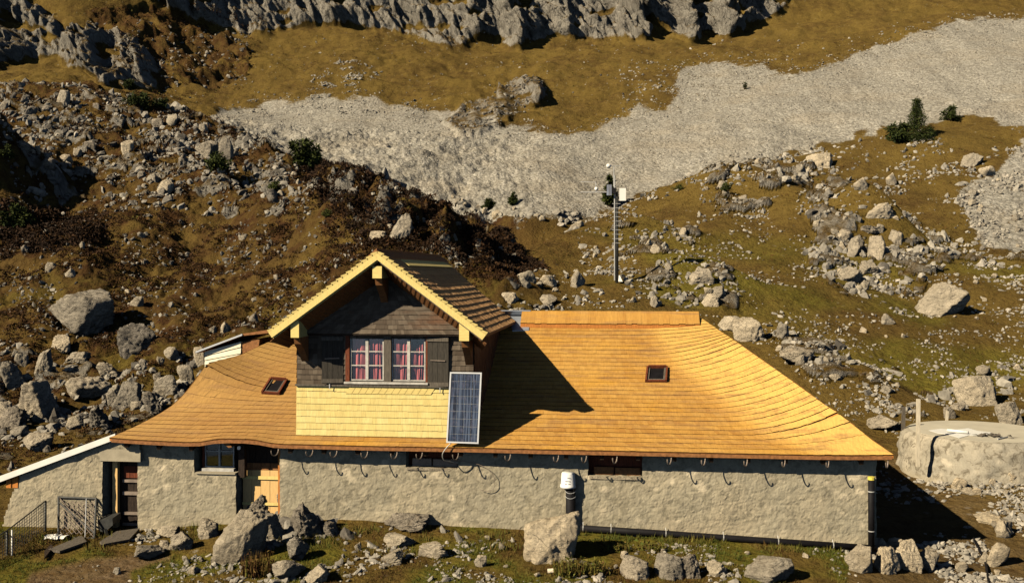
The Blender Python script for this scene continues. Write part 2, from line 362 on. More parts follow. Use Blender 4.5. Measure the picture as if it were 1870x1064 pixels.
# hummocks and hollows: (column, depth, radius across, radius deep, height)
BUMPS = []
def soft0(m, k=2):
    m = m.astype(float)
    for _ in range(k):
        m = (np.pad(m, ((1,1),(0,0)), 'edge')[:-2] + m + np.pad(m, ((1,1),(0,0)), 'edge')[2:]) / 3
        m = (np.pad(m, ((0,0),(1,1)), 'edge')[:, :-2] + m + np.pad(m, ((0,0),(1,1)), 'edge')[:, 2:]) / 3
    return m
def bump_at(px, py, rx, ry, h):                         # at the visible ground of the smooth terrain
    j = int(np.argmin(np.abs(cols - px))); col = PY0[:, j]; i = int(np.argmax(col <= py)); BUMPS.append((X[i, j], Y[i, j], rx, ry, h))
for b in [(-30,385,5,3.4,4.5),(60,372,4,3,2.5),(330,345,5,3,1.5),(470,330,5,3,1.6),(520,350,4,2.6,2.2),(590,385,4,2.6,2.0),(650,412,4,2.4,1.8),(720,440,4,2.2,1.6),(790,462,3.5,2,1.4),(850,478,3.5,2,1.2),
          (200,300,5,3,1.6),(80,300,6,3,1.4),(400,400,5,2.5,1.4),(250,440,5,2.5,1.2),(520,430,4,2,1.2),(640,470,4,2,.9),(150,480,4,2.4,1.0),(330,420,4,2.2,1.1),
          (1290,330,8,3,1.0),(1400,345,6,3,1.0),(1560,420,4,2.4,2.0),(1610,430,3,2,1.6),(1700,255,8,4,.8),(1150,420,5,2.5,1.2),(1260,490,5,2,.9),(1580,700,3,1.5,.5)]: bump_at(*b)
for bx, by, rx, ry, h in BUMPS:
    # asymmetric: the side away from the sun is steeper
    u = ((X - bx) * 0.77 + (Y - by) * 0.64); w = (-(X - bx) * 0.64 + (Y - by) * 0.77)
    ru = np.where(u > 0, ry * 0.55, ry * 1.7)
    Z += h * np.exp(-(u / ru) ** 2 - (w / rx) ** 2)
# craggy ribs added to the knoll flank to throw its gullies into shade
PY0 = HOR - F_PX * (Z - H) / D
shy = np.interp(PX, [480, 560, 650, 740, 820, 900, 980], [300, 345, 395, 430, 455, 478, 505])
cry = colint(c7y)[None, :] + 0 * D
zone = sstep(520, 600, PX) * sstep(940, 870, PX) * sstep(6, -14, PY0 - shy) * (D < colint(c8d)[None, :] + 4) * (D > 40)
tt = (X * 0.94 - Y * 0.34 + 3.0 * fbm(X / 6, Y / 6, 4., 3)) / 3.9; fr = tt - np.floor(tt)
Z += soft0(zone, 3) * (2.3 * np.where(fr < .82, fr / .82, (1 - fr) / .18) * (0.75 + 0.5 * pn(np.floor(tt) * 3.7, Y / 7, 2.)) - 1.8 + 1.6 * fbm(X / 1.8, Y / 1.8, 5., 3))
# nothing in front of the crest may rise above the traced skyline of the knoll
lim = H + (HOR - cry - 5 - 5 * pn(X / 3, Y / 3, 6.)) * D / F_PX
fr_ = sstep(colint(c8d)[None, :] + 2, colint(c8d)[None, :] - 2, D) * (D > 40)
over = np.maximum(Z - lim, 0); Z -= over * fr_
PY0 = HOR - F_PX * (Z - H) / D
# --- masks (outlines traced over the photograph, laid on the ground itself)
wx = PX + 10 * fbm(X * .12, Y * .12, 0 * X, 4) + 5 * pn(X * 1.1, Y * 1.1, 0); wy = PY0 + 7 * fbm(X * .12 + 40, Y * .12, 0 * X, 4) + 4 * pn(X * 1.1, Y * 1.1, 9)
scree_poly = [(430,205),(500,188),(560,182),(620,176),(690,178),(740,190),(790,222),(812,242),(850,250),(900,240),(930,228),(960,232),(1010,247),(1080,247),(1120,217),(1160,195),(1220,193),(1235,175),(1235,140),(1255,120),(1330,115),(1400,127),(1440,137),(1500,130),(1560,102),(1640,70),(1700,55),(1760,38),(1880,34),(2900,10),(2900,200),(1870,250),(1830,222),(1780,208),(1700,226),(1620,236),(1560,246),(1500,268),(1400,292),(1300,300),(1260,318),(1180,350),(1130,376),(1060,402),(1000,406),(930,400),(860,392),(700,380),(560,320),(430,260),(395,230)]
scree_r = [(1820,300),(1870,250),(2800,200),(2800,460),(1900,465),(1850,455),(1800,440),(1760,400),(1745,360),(1790,340)]
cliff1 = [(-900,-600),(-900,150),(-200,145),(0,132),(60,106),(100,100),(140,128),(200,152),(285,168),(300,130),(275,100),(235,70),(180,60),(120,62),(100,30),(60,18),(0,-600)]
cliff2 = [(262,-600),(262,-10),(300,18),(340,34),(400,52),(470,68),(520,58),(560,45),(620,50),(720,62),(790,80),(850,86),(905,66),(930,95),(975,86),(1010,70),(1060,74),(1110,72),(1160,77),(1200,60),(1250,76),(1330,66),(1380,48),(1430,18),(1460,-40),(1500,-600)]
outc = [(818,228),(850,195),(900,180),(920,155),(960,148),(1000,160),(995,185),(950,210),(905,232),(860,247),(828,242)]
heath = [(150,20),(265,0),(330,35),(400,60),(460,95),(450,140),(390,150),(330,150),(290,165),(270,110),(200,70)]
wsx, wsy = wx + 16 * fbm(X / 3, Y / 3, 2., 3), wy + 12 * fbm(X / 3, Y / 3, 6., 3)
S = (pip(scree_poly, wsx, wsy) & (D > colint(c7d)[None, :] - 1)) | (pip(scree_r, wsx + 25 * fbm(X / 5, Y / 5, 4., 3), wsy) & (D > 50))
S |= (D > colint(c8d)[None, :] - 2) & (D < colint(c9d)[None, :]) & (PX > 380) & (PX < 900 + 30 * fbm(X / 4, Y / 4, 3., 3)) & ~pip([(300,150),(640,150),(640,170),(430,202),(380,215),(300,215)], wx, wy)
behind = np.cumsum(np.zeros_like(D), 0)                 # hidden gully behind the knoll also holds scree
KL = (pip(cliff1, wx, wy) | pip(cliff2, wx, wy) | pip(outc, wx, wy)) & (D > 100)
KL &= ~((fbm(PX / 55, PY0 / 22, 2., 3) > .30) & (D > 100) & (PY0 > -60))
HE = pip(heath, wx, wy) & (D > 100)
def soft(m, k=2):
    m = m.astype(float)
    for _ in range(k):
        m = (np.pad(m, ((1,1),(0,0)), 'edge')[:-2] + m + np.pad(m, ((1,1),(0,0)), 'edge')[2:]) / 3
        m = (np.pad(m, ((0,0),(1,1)), 'edge')[:, :-2] + m + np.pad(m, ((0,0),(1,1)), 'edge')[:, 2:]) / 3
    return m
Ss = soft(S, 9); Ks = soft(KL, 3)
left = sstep(1080, 860, PX) * (D > 33) * sstep(33, 38, D) * (D < 112)      # heathery left knoll
right = sstep(860, 1080, PX) * sstep(33, 38, D) * (D < 112)
knU_ = [(-40,160),(150,170),(330,205),(440,240),(520,290),(610,320),(570,400),(430,380),(300,380),(140,360),(-40,340)]
# --- relief
n8 = fbm(X / 9, Y / 9, 0 * X, 3); n2 = fbm(X / 2.3, Y / 2.3, 1.0 + 0 * X, 3); n05 = fbm(X / .6, Y / .6, 2.0 + 0 * X, 2)
Z += left * (0.75 * n8 + 0.55 * n2 + 0.2 * n05) + right * (0.5 * n8 + 0.16 * n2 + 0.05 * n05)
far = sstep(105, 115, D); g = far * (1 - Ks) * (1 - Ss)
Z += g * (0.9 * n8 + 0.30 * n2 + 0.07 * n05 + HE * (1.2 * n2 + 1.4 * n8)) + far * Ss * (0.25 * n8 + 0.05 * n05)
REGR = [knU_, [(1480,400),(1660,395),(1760,440),(1690,530),(1540,545),(1480,500)], [(1290,310),(1500,290),(1560,350),(1500,400),(1300,380)], [(1180,480),(1340,480),(1350,560),(1180,545)], [(1390,600),(1560,640),(1720,720),(1660,790),(1480,700)],
 [(1060,440),(1120,410),(1290,395),(1260,460),(1080,490)], [(-40,620),(120,660),(370,640),(330,740),(210,790),(-40,860)], [(1700,470),(1915,420),(1915,520)], [(560,300),(700,330),(860,400),(980,480),(960,540),(760,460),(600,380)]]
rr_ = np.zeros(D.shape, bool)
for q_ in REGR: rr_ |= pip(q_, wx, wy)
rr_ = soft(rr_ & (D > 30), 6); pf = fbm(X / 3.0, Y / 2.2, 13., 4)
ledge = rr_ * sstep(.16, .30, pf) * (1 - Ks) * (1 - Ss)
Z += .6 * ledge * (0.25 + 0.30 * np.clip(ridged(X / 1.9, Y / 1.6, 3., 3), -.5, 2) + .35 * sstep(.25, .45, pf)) * np.clip(D / 80, .4, 1.1)
near = sstep(34, 30, D); Z += near * (0.04 * n2 + 0.025 * n05)
rid = ridged(R / 7 + 0.1 * Z, Z / 16, D / 40, 5); rid2 = ridged(R / 2.2 + Z * 0.25, Z / 4.2, D / 20, 3); st = fbm(R / 14, Z / 14, D / 50, 3)
ra, rb_ = R * .85 + Z * .5, Z * .85 - R * .5; rid3 = ridged(ra / 1.5, rb_ / 5, D / 30, 3)
Kd = soft(KL, 9); disp = Kd * (0.7 * rid + 0.6 * rid2 + .9 * st + .8 * rid3)
oc = soft(pip(outc, wx, wy) & (D > 100), 6)
D2 = D - (disp - 1.1 * Kd) * (1 - 0.97 * oc); Z += Ks * (0.35 * rid2 + 0.3 * rid + .35 * rid3) * (1 - .6 * oc)
# a few projecting buttresses on the crag, as dark-sided as in the photograph
for (bx, w_, dep) in [(945,26,7),(1165,30,8),(1255,16,6),(1330,34,9),(1030,16,4),(330,20,5),(380,14,4),(620,24,3),(870,20,3),(0,40,6),(150,26,4),(230,24,3)]:
    D2 -= soft(KL, 9) * .5 * dep * np.exp(-((PX - bx - 0.25 * (PY0 - 40)) / w_) ** 2) * (1 + 0.4 * rid2)
R = (PX - CX) / F_PX * D; X = R * CT - D2 * ST; Y = R * ST + D2 * CT
# keep the ground below the tank, the hut floor and round the walls
PYF = HOR - F_PX * (Z - H) / D2
# colour masks
dirt = soft(pip([(60,1048),(120,1030),(190,1018),(250,1008),(300,1005),(320,1015),(240,1040),(260,1100),(40,1100)], wx, wy) & (D < 22.5), 3)
pit = soft(pip([(1600,830),(1650,830),(1700,850),(1790,900),(1900,930),(2200,940),(2200,1100),(1540,1100),(1560,1000),(1600,985)], wx, wy) & (D < 31), 3)
green = sstep(0.02, 0.35, fbm(X / 3, Y / 3, 5.0 + 0 * X, 3) + 0.15) * (D < 24.5) * (1 - dirt) * (1 - pit)
green = np.maximum(green, 0.85 * sstep(0.0, 0.5, fbm(X / 8, Y / 8, 7.0 + 0 * X, 2) + 0.12) * right * sstep(70, 50, D))
green = np.maximum(green, 0.45 * sstep(-.1, 0.4, fbm(X / 7, Y / 7, 8.0 + 0 * X, 2)) * left * sstep(58, 45, D))
rockp = np.maximum(Ks * (1 - .45 * oc * (n2 < .1)), sstep(.3, .6, ledge))
brown = np.clip(left * (0.85 + 0.9 * n2) + HE * 0.9 + 0.25 * right * sstep(.1, .5, n8), 0, 1)
A = np.stack([Ss, rockp, np.clip(dirt + 0.45 * pit, 0, 1), np.ones_like(Ss)], -1).reshape(-1, 4)
B = np.stack([np.clip(green, 0, 1), brown, pit, np.ones_like(Ss)], -1).reshape(-1, 4)
nr, nc = D.shape; idx = np.arange(nr * nc).reshape(nr, nc)
Fq = np.stack([idx[:-1, :-1], idx[:-1, 1:], idx[1:, 1:], idx[1:, :-1]], -1).reshape(-1, 4)

def ground_mat():
    m, t, b = new_mat('ground', 1.0, 0.05); k = NT(t); p = k.pos()
    a = k.n('SeparateColor'); k.link(k.attr('mask_a', 'Color'), a.inputs[0]); c_ = k.n('SeparateColor'); k.link(k.attr('mask_b', 'Color'), c_.inputs[0])
    scree, rock, dirt_ = a.outputs; gr, br, pit_ = c_.outputs
    n0 = k.noise(p, 0.12, 3, 0.6); n1 = k.noise(p, 0.7, 6, 0.7, 0.4); n2_ = k.noise(p, 4.0, 5, 0.75, 0.3); n3 = k.noise(p, 16, 4, 0.7)
    g1 = k.mix(k.ramp(n1, (0.38, 0.0), (0.62, 1.0)), (0.096, 0.060, 0.019), (0.158, 0.105, 0.027))
    g1 = k.mix(k.ramp(n0, (0.42, 0.0), (0.62, 1.0)), g1, (0.158, 0.106, 0.027))
    g1 = k.mix(k.math('MULTIPLY', gr, k.ramp(n2_, (0.3, 0.5), (0.6, 1.0))), g1, (0.150, 0.130, 0.020))
    hb = k.math('MULTIPLY', br, k.ramp(n1, (0.40, 0.15), (0.56, 1.0)), True)
    g1 = k.mix(hb, g1, (0.060, 0.030, 0.012))
    g1 = k.mix(k.ramp(n2_, (0.30, 0.55), (0.42, 0.0)), g1, (0.05, 0.025, 0.008))
    stones = k.math('MULTIPLY', k.ramp(k.vor(p, 1.6), (0.10, 1.0), (0.19, 0.0)), k.ramp(n1, (0.52, 0.0), (0.6, 0.8)))
    g1 = k.mix(stones, g1, (0.30, 0.265, 0.20))
    tu = k.noise(p, 2.2, 6, 0.8, 0.6); g1 = k.mix(0.6, g1, k.ramp(tu, (0.34, (0.42, 0.34, 0.30)), (0.52, (1.0, 1.0, 1.0))), 'MULTIPLY')
    dc = k.mix(k.ramp(n2_, (0.4, 0.0), (0.62, 1.0)), (0.125, 0.075, 0.035), (0.20, 0.14, 0.08))
    g1 = k.mix(k.math('MULTIPLY', dirt_, k.ramp(n1, (0.3, 0.5), (0.6, 1.0))), g1, dc)
    # scree
    vc = k.n('TexVoronoi'); k.link(p, vc.inputs['Vector']); vc.inputs['Scale'].default_value = 3.2
    vs = k.n('TexVoronoi'); k.link(p, vs.inputs['Vector']); vs.inputs['Scale'].default_value = 5.5
    bw = k.n('SeparateColor'); k.link(vc.outputs['Color'], bw.inputs[0])
    s1 = k.ramp(bw.outputs[0], (0.0, (0.28, 0.258, 0.215)), (0.5, (0.37, 0.345, 0.285)), (1.0, (0.48, 0.445, 0.37)))
    s1 = k.mix(k.ramp(n1, (0.35, 0.45), (0.65, 0.0)), s1, (0.24, 0.22, 0.185))
    s1 = k.mix(k.ramp(n0, (0.5, 0.0), (0.66, 0.40)), s1, (0.34, 0.285, 0.205))
    s1 = k.mix(k.ramp(vc.outputs['Distance'], (0.5, 0.0), (0.75, 0.5)), s1, (0.14, 0.12, 0.085))
    ru = k.noise(k.scale(p, (0.35, 0.035, 0.05)), 1.0, 5, 0.7, 0.3); s1 = k.mix(0.7, s1, k.ramp(ru, (0.36, 0.72), (0.60, 1.08)), 'MULTIPLY')
    # bedrock
    r1 = k.noise(k.scale(p, (1, 1, 0.8)), 0.5, 8, 0.72, 1.0); rot = k.n('VectorRotate', rotation_type='Y_AXIS'); k.link(p, rot.inputs['Vector']); rot.inputs['Angle'].default_value = 0.5
    r2 = k.noise(k.scale(rot.outputs[0], (2.2, 2.2, 0.7)), 1.3, 6, 0.75, 0.5)
    rc = k.ramp(r1, (0.30, (0.17, 0.15, 0.12)), (0.45, (0.29, 0.262, 0.215)), (0.62, (0.40, 0.365, 0.30)))
    rc = k.mix(k.ramp(r2, (0.30, 0.8), (0.44, 0.0)), rc, (0.06, 0.048, 0.035))
    ce = k.vor(k.scale(rot.outputs[0], (1, 1, .55)), 0.8, 'DISTANCE_TO_EDGE'); rc = k.mix(k.ramp(ce, (0.01, 0.4), (0.04, 0.0)), rc, (0.05, 0.042, 0.032))
    nz = k.n('SeparateXYZ'); k.link(k.n('NewGeometry').outputs['Normal'], nz.inputs[0])
    rc = k.mix(k.math('MULTIPLY', k.ramp(nz.outputs[2], (0.62, 0.0), (0.8, 1.0)), k.ramp(r1, (0.4, 1.0), (0.6, 0.3))), rc, (0.15, 0.09, 0.018))
    nn_ = k.math('ADD', k.math('MULTIPLY', n1, 1.3), n2_)
    e = lambda msk, w: k.ramp(k.math('ADD', msk, k.math('MULTIPLY', k.math('SUBTRACT', nn_, 1.15), w)), (0.40, 0.0), (0.60, 1.0))
    c = k.mix(e(scree, 1.1), g1, s1); c = k.mix(e(rock, 0.6), c, rc)
    k.link(c, b.inputs['Base Color'])
    hgt = k.mix(e(scree, 1.1), n2_, k.math('SUBTRACT', 1.0, vc.outputs['Distance']))
    nb = k.bump(n1, 0.35, 0.3); nb = k.bump(hgt, 0.8, 0.13, nb); nb = k.bump(k.math('SUBTRACT', 1.0, vs.outputs['Distance']), 0.7, 0.08, nb)
    nb = k.bump(k.math('MULTIPLY', r2, rock), 1.0, 0.8, nb); nb = k.bump(k.math('MULTIPLY', k.math('MINIMUM', ce, 0.1), rock), 1.0, 1.2, nb); nb = k.bump(tu, 0.5, 0.18, nb); nb = k.bump(n3, 0.8, 0.05, nb)
    k.link(nb, b.inputs['Normal']); M['ground'] = m
ground_mat()
terr = mesh_np('terrain', np.stack([X, Y, Z], -1).reshape(-1, 3), Fq, M['ground'], smooth=True, attrs={'mask_a': A, 'mask_b': B})
tag(terr, 'stony alpine slope of ochre turf, pale scree and grey crags around the hut', None, None, 'structure')

def hit(px, py):                                        # the ground first seen at this photo pixel
    j = int(np.argmin(np.abs(cols - px))); col = PYF[:, j]; i = int(np.argmax((col <= py) & (D[:, j] > 15)))
    return Vector((X[i, j], Y[i, j], Z[i, j])), D2[i, j]
def gz_at(px, d):
    j = int(np.argmin(np.abs(cols - px))); return float(np.interp(d, D[:, j], Z[:, j]))
def gz(x, y):
    px, _, d = proj(x, y, 0); return gz_at(px, d)
# ------------------------------------------------------------------ the hut
WY = 22.72                                               # front wall plane
hut = empty('alpine_hut', (-3.0, 28.0, 0.0), 'long low stone alpine hut with a golden shingled hip roof and a gabled dormer', 'hut')
YE, YR, ZE, ZR = 22.3, 28.0, 2.13, 4.84
outR = [(583, 1283), (600, 1308), (630, 1352), (700, 1452), (765, 1541), (812, 1605), (832, 1632)]
outL = [(560, 600), (612, 612), (490, 640)]
olx = np.array([150, 208, 240, 270, 296, 320, 338, 355, 367, 378, 437, 490, 560, 640], float)
oly = np.array([822, 797, 783, 768, 754, 738, 719, 698, 680, 664, 650, 625, 600, 590], float)
orx = np.array([1200, 1283, 1308, 1352, 1452, 1541, 1605, 1632, 1660], float)
ory = np.array([530, 583, 600, 630, 700, 765, 812, 832, 850], float)
vv = np.linspace(0, 1, 101); yv = YE + (YR - YE) * vv
zpl = lambda v: ZE + (ZR - ZE) * v - 0.10 * np.sin(PI * v)
XLv = -12.38 + 3.5 * vv
def on_outline(xs, ys, xo, yo):
    px, _, d = proj(xs, ys, 0); return H - (np.interp(px, xo, yo) - HOR) / F_PX * d
ZLv = np.maximum(on_outline(XLv, yv, olx, oly), zpl(vv)); ZLv[0] = min(ZLv[0], ZE + 0.08)
Av = 0.04 + 0.52 * sstep(0.0, 0.13, vv) * (1 - 0.92 * sstep(0.6, 1.0, vv))
XRv = np.zeros(101)
for i in range(101):
    z = zpl(vv[i]) + Av[i]; lo, hi = 0.0, 8.0
    for _ in range(40):                                 # where the raised hip crosses the traced outline
        mid = (lo + hi) / 2; px, py, d = proj(mid, yv[i], z)
        if py > np.interp(px, orx, ory): lo = mid
        else: hi = mid
    XRv[i] = lo
XRv = np.convolve(np.pad(XRv, 4, mode='reflect', reflect_type='odd'), np.ones(9) / 9, 'valid')
def hipL(v): return np.interp(v, vv, XLv), np.interp(v, vv, yv), np.interp(v, vv, ZLv)
def hipR(v): return np.interp(v, vv, XRv), np.interp(v, vv, yv), zpl(np.asarray(v)) + np.interp(v, vv, Av)
def S_front(u, v):
    u = np.asarray(u, float); v = np.clip(np.asarray(v, float), 0, 1)
    xl, y, zl = hipL(v); xr, _, zr = hipR(v)
    x = xl + (xr - xl) * u; z = zpl(v)
    wl = np.clip(1 - (x - xl) / 2.3, 0, 1); wr = np.clip(1 - (xr - x) / 2.2, 0, 1)
    z = z + (zl - zpl(v)) * wl ** 2 + (zr - zpl(v)) * wr ** 2
    z = z + 0.10 * np.exp(-((x + 9.2) / 0.75) ** 4) * np.clip(1 - v * 5, 0, 1) ** 2
    z = z + 0.008 * pn(x / 2.5, y / 1.2, 0)
    return np.stack([x, y + 0 * x, z], -1)
def S_back(u, v):
    p = S_front(1 - np.asarray(u), v); p[..., 1] = 2 * YR - p[..., 1]; return p
def S_hipR(u, v):
    x, y, z = hipR(np.clip(v, 0, 1)); y2 = 2 * YR - y; u = np.asarray(u, float)
    return np.stack([x + 0 * u + 0.0 * u, y + (y2 - y) * u, z - 0.5 * np.sin(PI * u) * (z - ZE) * 0.25 + 0 * u], -1)
def S_hipL(u, v):
    x, y, z = hipL(np.clip(v, 0, 1)); y2 = 2 * YR - y; u = 1 - np.asarray(u, float)
    return np.stack([x + 0 * u, y + (y2 - y) * u, z - 0.35 * np.sin(PI * u) * (z - ZE) * 0.4 + 0 * u], -1)

def shingles(name, Sf, rows, width, mat, parent, lift=0.028, over=1.75, jit=0.004, seed=0, ulen=None, skip=None, under=True, umat='dark_wood', bulge=0.0, vlow=0.0, yellow_mix=None):
    """every shingle is its own thin wooden slab with a butt end"""
    rg = np.random.default_rng(seed + 100); V, Fc, MI, T = [], [], [], []
    for i in range(rows):
        v0 = vlow + (1 - vlow) * i / rows; v1 = min(1.0, v0 + over * (1 - vlow) / rows)
        a = Sf(np.array([0., .25, .5, .75, 1.]), np.full(5, v0)); L = np.sum(np.linalg.norm(np.diff(a, axis=0), axis=1))
        n = max(2, int(L / width)); e = np.linspace(0, 1, n + 1); e[1:-1] += rg.uniform(-.25, .25, n - 1) / n
        u0, u1 = e[:-1], e[1:]
        if skip is not None:
            mid = Sf((u0 + u1) / 2, np.full(n, (v0 + v1) / 2)); kp = ~skip(mid); u0, u1 = u0[kp], u1[kp]; n = len(u0)
            if n == 0: continue
        g = 0.0
        vj = v0 + rg.uniform(-.035, .035, n) / rows; vj = np.maximum(vj, 0)
        P0, P1 = Sf(u0 + g, vj), Sf(u1 - g, vj); Q0, Q1 = Sf(u0 + g, np.full(n, v1)), Sf(u1 - g, np.full(n, v1))
        nn = np.cross(P1 - P0, Q0 - P0); nn /= np.linalg.norm(nn, axis=1)[:, None] + 1e-9
        rowl = lift * rg.uniform(.85, 1.15)
        lf = (rowl + rg.uniform(-jit, jit, n))[:, None]
        if yellow_mix: lf = lf * (1 + .35 * np.clip(yellow_mix(P0), 0, 1) ** 2)[:, None]
        vs = np.stack([P0 + nn * lf, P1 + nn * lf, Q1 + nn * .004, Q0 + nn * .004, P0 - nn * .002, P1 - nn * .002], 1).reshape(-1, 3)
        b = sum(len(x) for x in V) + np.arange(n)[:, None] * 6
        Fc += [b + np.array([0, 1, 2, 3]), b + np.array([4, 5, 1, 0]), b + np.array([4, 0, 3, 3]), b + np.array([1, 5, 2, 2])]
        MI += [np.zeros(n), np.ones(n), np.ones(n), np.ones(n)]
        rt = rg.normal(.5, .16); tone = np.clip(rt * .5 + .5 * rg.random(n) + .0, 0, 1); T.append(np.repeat(tone, 6)); V.append(vs)
    V = np.concatenate(V); tone = np.concatenate(T)
    quads = np.concatenate([f for f in Fc]); mi = np.concatenate(MI)
    tri = quads[:, 2] == quads[:, 3]
    me_v, fq, ft = V, quads[~tri], quads[tri][:, :3]
    # triangles kept as separate polygons
    me = bpy.data.meshes.new(name); me.vertices.add(len(me_v)); me.vertices.foreach_set('co', me_v.astype(np.float32).ravel())
    li = np.concatenate([fq.ravel(), ft.ravel()]).astype(np.int32); me.loops.add(len(li)); me.loops.foreach_set('vertex_index', li)
    me.polygons.add(len(fq) + len(ft))
    ls = np.concatenate([np.arange(len(fq)) * 4, len(fq) * 4 + np.arange(len(ft)) * 3]).astype(np.int32)
    lt = np.concatenate([np.full(len(fq), 4), np.full(len(ft), 3)]).astype(np.int32)
    me.polygons.foreach_set('loop_start', ls); me.polygons.foreach_set('loop_total', lt)
    me.polygons.foreach_set('material_index', np.concatenate([mi[~tri], mi[tri]]).astype(np.int32))
    me.polygons.foreach_set('use_smooth', np.zeros(len(lt), bool))
    at = me.attributes.new('tone', 'FLOAT', 'POINT'); at.data.foreach_set('value', tone.astype(np.float32))
    at = me.attributes.new('fresh', 'FLOAT', 'POINT'); at.data.foreach_set('value', (yellow_mix(me_v) if yellow_mix else np.zeros(len(me_v))).astype(np.float32))
    me.materials.append(M[mat]); me.materials.append(M[mat + '_butt']); me.update(calc_edges=True)
    o = bpy.data.objects.new(name, me); C.objects.link(o); put(o, parent)
    return o
def sheet(name, Sf, nu, nv, off, mat, parent, thick=0.05):
    """closed slab that carries the shingles"""
    U, Vv = np.meshgrid(np.linspace(0, 1, nu), np.linspace(0, 1, nv)); P_ = Sf(U.ravel(), Vv.ravel())
    top = P_ + np.array([0, 0, -off]); bot = top + np.array([0, 0, -thick]); n = nu * nv; idx = np.arange(n).reshape(nv, nu)
    q = np.stack([idx[:-1, :-1], idx[:-1, 1:], idx[1:, 1:], idx[1:, :-1]], -1).reshape(-1, 4)
    rim = np.concatenate([idx[0], idx[1:, -1], idx[-1, ::-1][1:], idx[::-1, 0][1:-1]]); r2 = np.roll(rim, -1)
    s = np.stack([rim, rim + n, r2 + n, r2], -1)
    return put(mesh_np(name, np.concatenate([top, bot]), np.concatenate([q, q[:, ::-1] + n, s]), M[mat]), parent)
DX0, DX1, DXC = -7.83, -3.54, -5.69                     # dormer walls and ridge
def yellow_hip(p):                                       # shingles swept up along the hips are yellower
    v = np.clip((p[:, 1] - YE) / (YR - YE), 0, 1); xl, xr = hipL(v)[0], hipR(v)[0]; n = .25 * pn(p[:, 0] * 1.1, p[:, 1] * 1.1, 5.)
    return .9 * sstep(2.0, 1.3, xr - p[:, 0] + n) + .35 * sstep(1.2, .5, p[:, 0] - xl + n) + .25 * np.clip(pn(p[:, 0] * .35, p[:, 1] * 1.6, 2.) * 3, 0, 1)
inside_dormer = lambda p: (p[:, 0] > DX0 + .05) & (p[:, 0] < DX1 - .05) & (p[:, 1] > WY + .12)
rf = shingles('main_roof', S_front, 32, 0.13, 'roof_shingle', hut, seed=1, skip=inside_dormer, lift=.024, jit=.003, yellow_mix=yellow_hip)
rf['label'] = 'golden larch shingles sweeping up at the hips'
sheet('roof_boards', S_front, 60, 24, 0.01, 'orange_wood', rf)
rb = shingles('back_roof', S_back, 20, 0.3, 'roof_shingle', hut, seed=2); sheet('roof_boards', S_back, 40, 14, 0.01, 'orange_wood', rb)
rh = shingles('hip_roof', S_hipR, 24, 0.18, 'roof_shingle', hut, seed=3); sheet('roof_boards', S_hipR, 14, 24, 0.01, 'orange_wood', rh)
rh2 = shingles('hip_roof', S_hipL, 24, 0.18, 'roof_shingle', hut, seed=4); sheet('roof_boards', S_hipL, 14, 24, 0.01, 'orange_wood', rh2)
# ridge cap: a row of upright boards standing over the ridge
m = MB(); x = -2.95; rg = random.Random(4)
zt = P(1100, 568, YR).z
while x < XRv[-1] - 0.02:
    w = 0.16 if x < 1.1 else 0.2; dz = rg.uniform(-.004, .004)
    m.hexa([(x, YR - .40, ZR - .10), (x + w - .004, YR - .40, ZR - .10), (x + w - .004, YR - .03, zt - .03), (x, YR - .03, zt - .03),
            (x, YR - .41, ZR - .065 + dz), (x + w - .004, YR - .41, ZR - .065 + dz), (x + w - .004, YR + .02, zt + dz), (x, YR + .02, zt + dz)], 0 if x < 1.1 else 1)
    x += w
m.build('ridge_cap', [M['soffit_wood'], M['yellow_wood']], hut) if False else None
shingle_cap = shingles('ridge_cap', lambda u, v: np.stack([-2.95 + (XRv[-1] + 2.9) * np.asarray(u), YR - .42 + .46 * np.asarray(v), ZR - .10 + (zt - ZR + .10) * np.asarray(v) + 0 * np.asarray(u)], -1), 1, 0.14, 'roof_shingle', hut, lift=.03, over=1.0, seed=6)
sheet('cap_board', lambda u, v: np.stack([-2.95 + (XRv[-1] + 2.9) * np.asarray(u), YR - .42 + .46 * np.asarray(v), ZR - .10 + (zt - ZR + .10) * np.asarray(v) + 0 * np.asarray(u)], -1), 3, 3, 0.0, 'orange_wood', shingle_cap, 0.1)
# fascia / gutter board under the eave, dark
def along(x0, x1, n, fy, fz): return [(x0 + (x1 - x0) * t / n, fy, fz(x0 + (x1 - x0) * t / n)) for t in range(n + 1)]
eave_z = lambda x: float(S_front(np.array([(x - XLv[0]) / (XRv[0] - XLv[0])]), np.array([0.]))[0, 2])
m = MB(); xs = np.linspace(XLv[0] + .05, XRv[0] - .03, 50)
for a, b in zip(xs[:-1], xs[1:]):
    za, zb = eave_z(a), eave_z(b)
    m.hexa([(a, YE - .012, za - .085), (b, YE - .012, zb - .085), (b, YE + .02, zb - .085), (a, YE + .02, za - .085), (a, YE - .012, za - .006), (b, YE - .012, zb - .006), (b, YE + .02, zb - .006), (a, YE + .02, za - .006)])
m.build('eave_board', M['soffit_wood'], hut)
# exposed rafter ends and the soffit boarding above the wall
x = -12.0
while x < 5.4:
    if not (-9.9 < x < -8.4): MB().beam((x, YE + .08, eave_z(x) - .16), (x, WY + .2, eave_z(x) - .16 + .22), .09, .12).build('rafter_end', M['dark_wood'], hut)
    x += 0.82
# wooden eave brackets beside the door
for (px, py) in ((413, 812), (492, 812)):
    q = P(px, py, YE + .1); MB().prism([(q.x - .08, YE + .06, q.z + .05), (q.x + .10, YE + .06, q.z + .05), (q.x + .16 , YE + .06, q.z - .04), (q.x + .08, YE + .06, q.z - .06)], (0, .55, 0)).build('eave_bracket', M['soffit_wood'], hut)

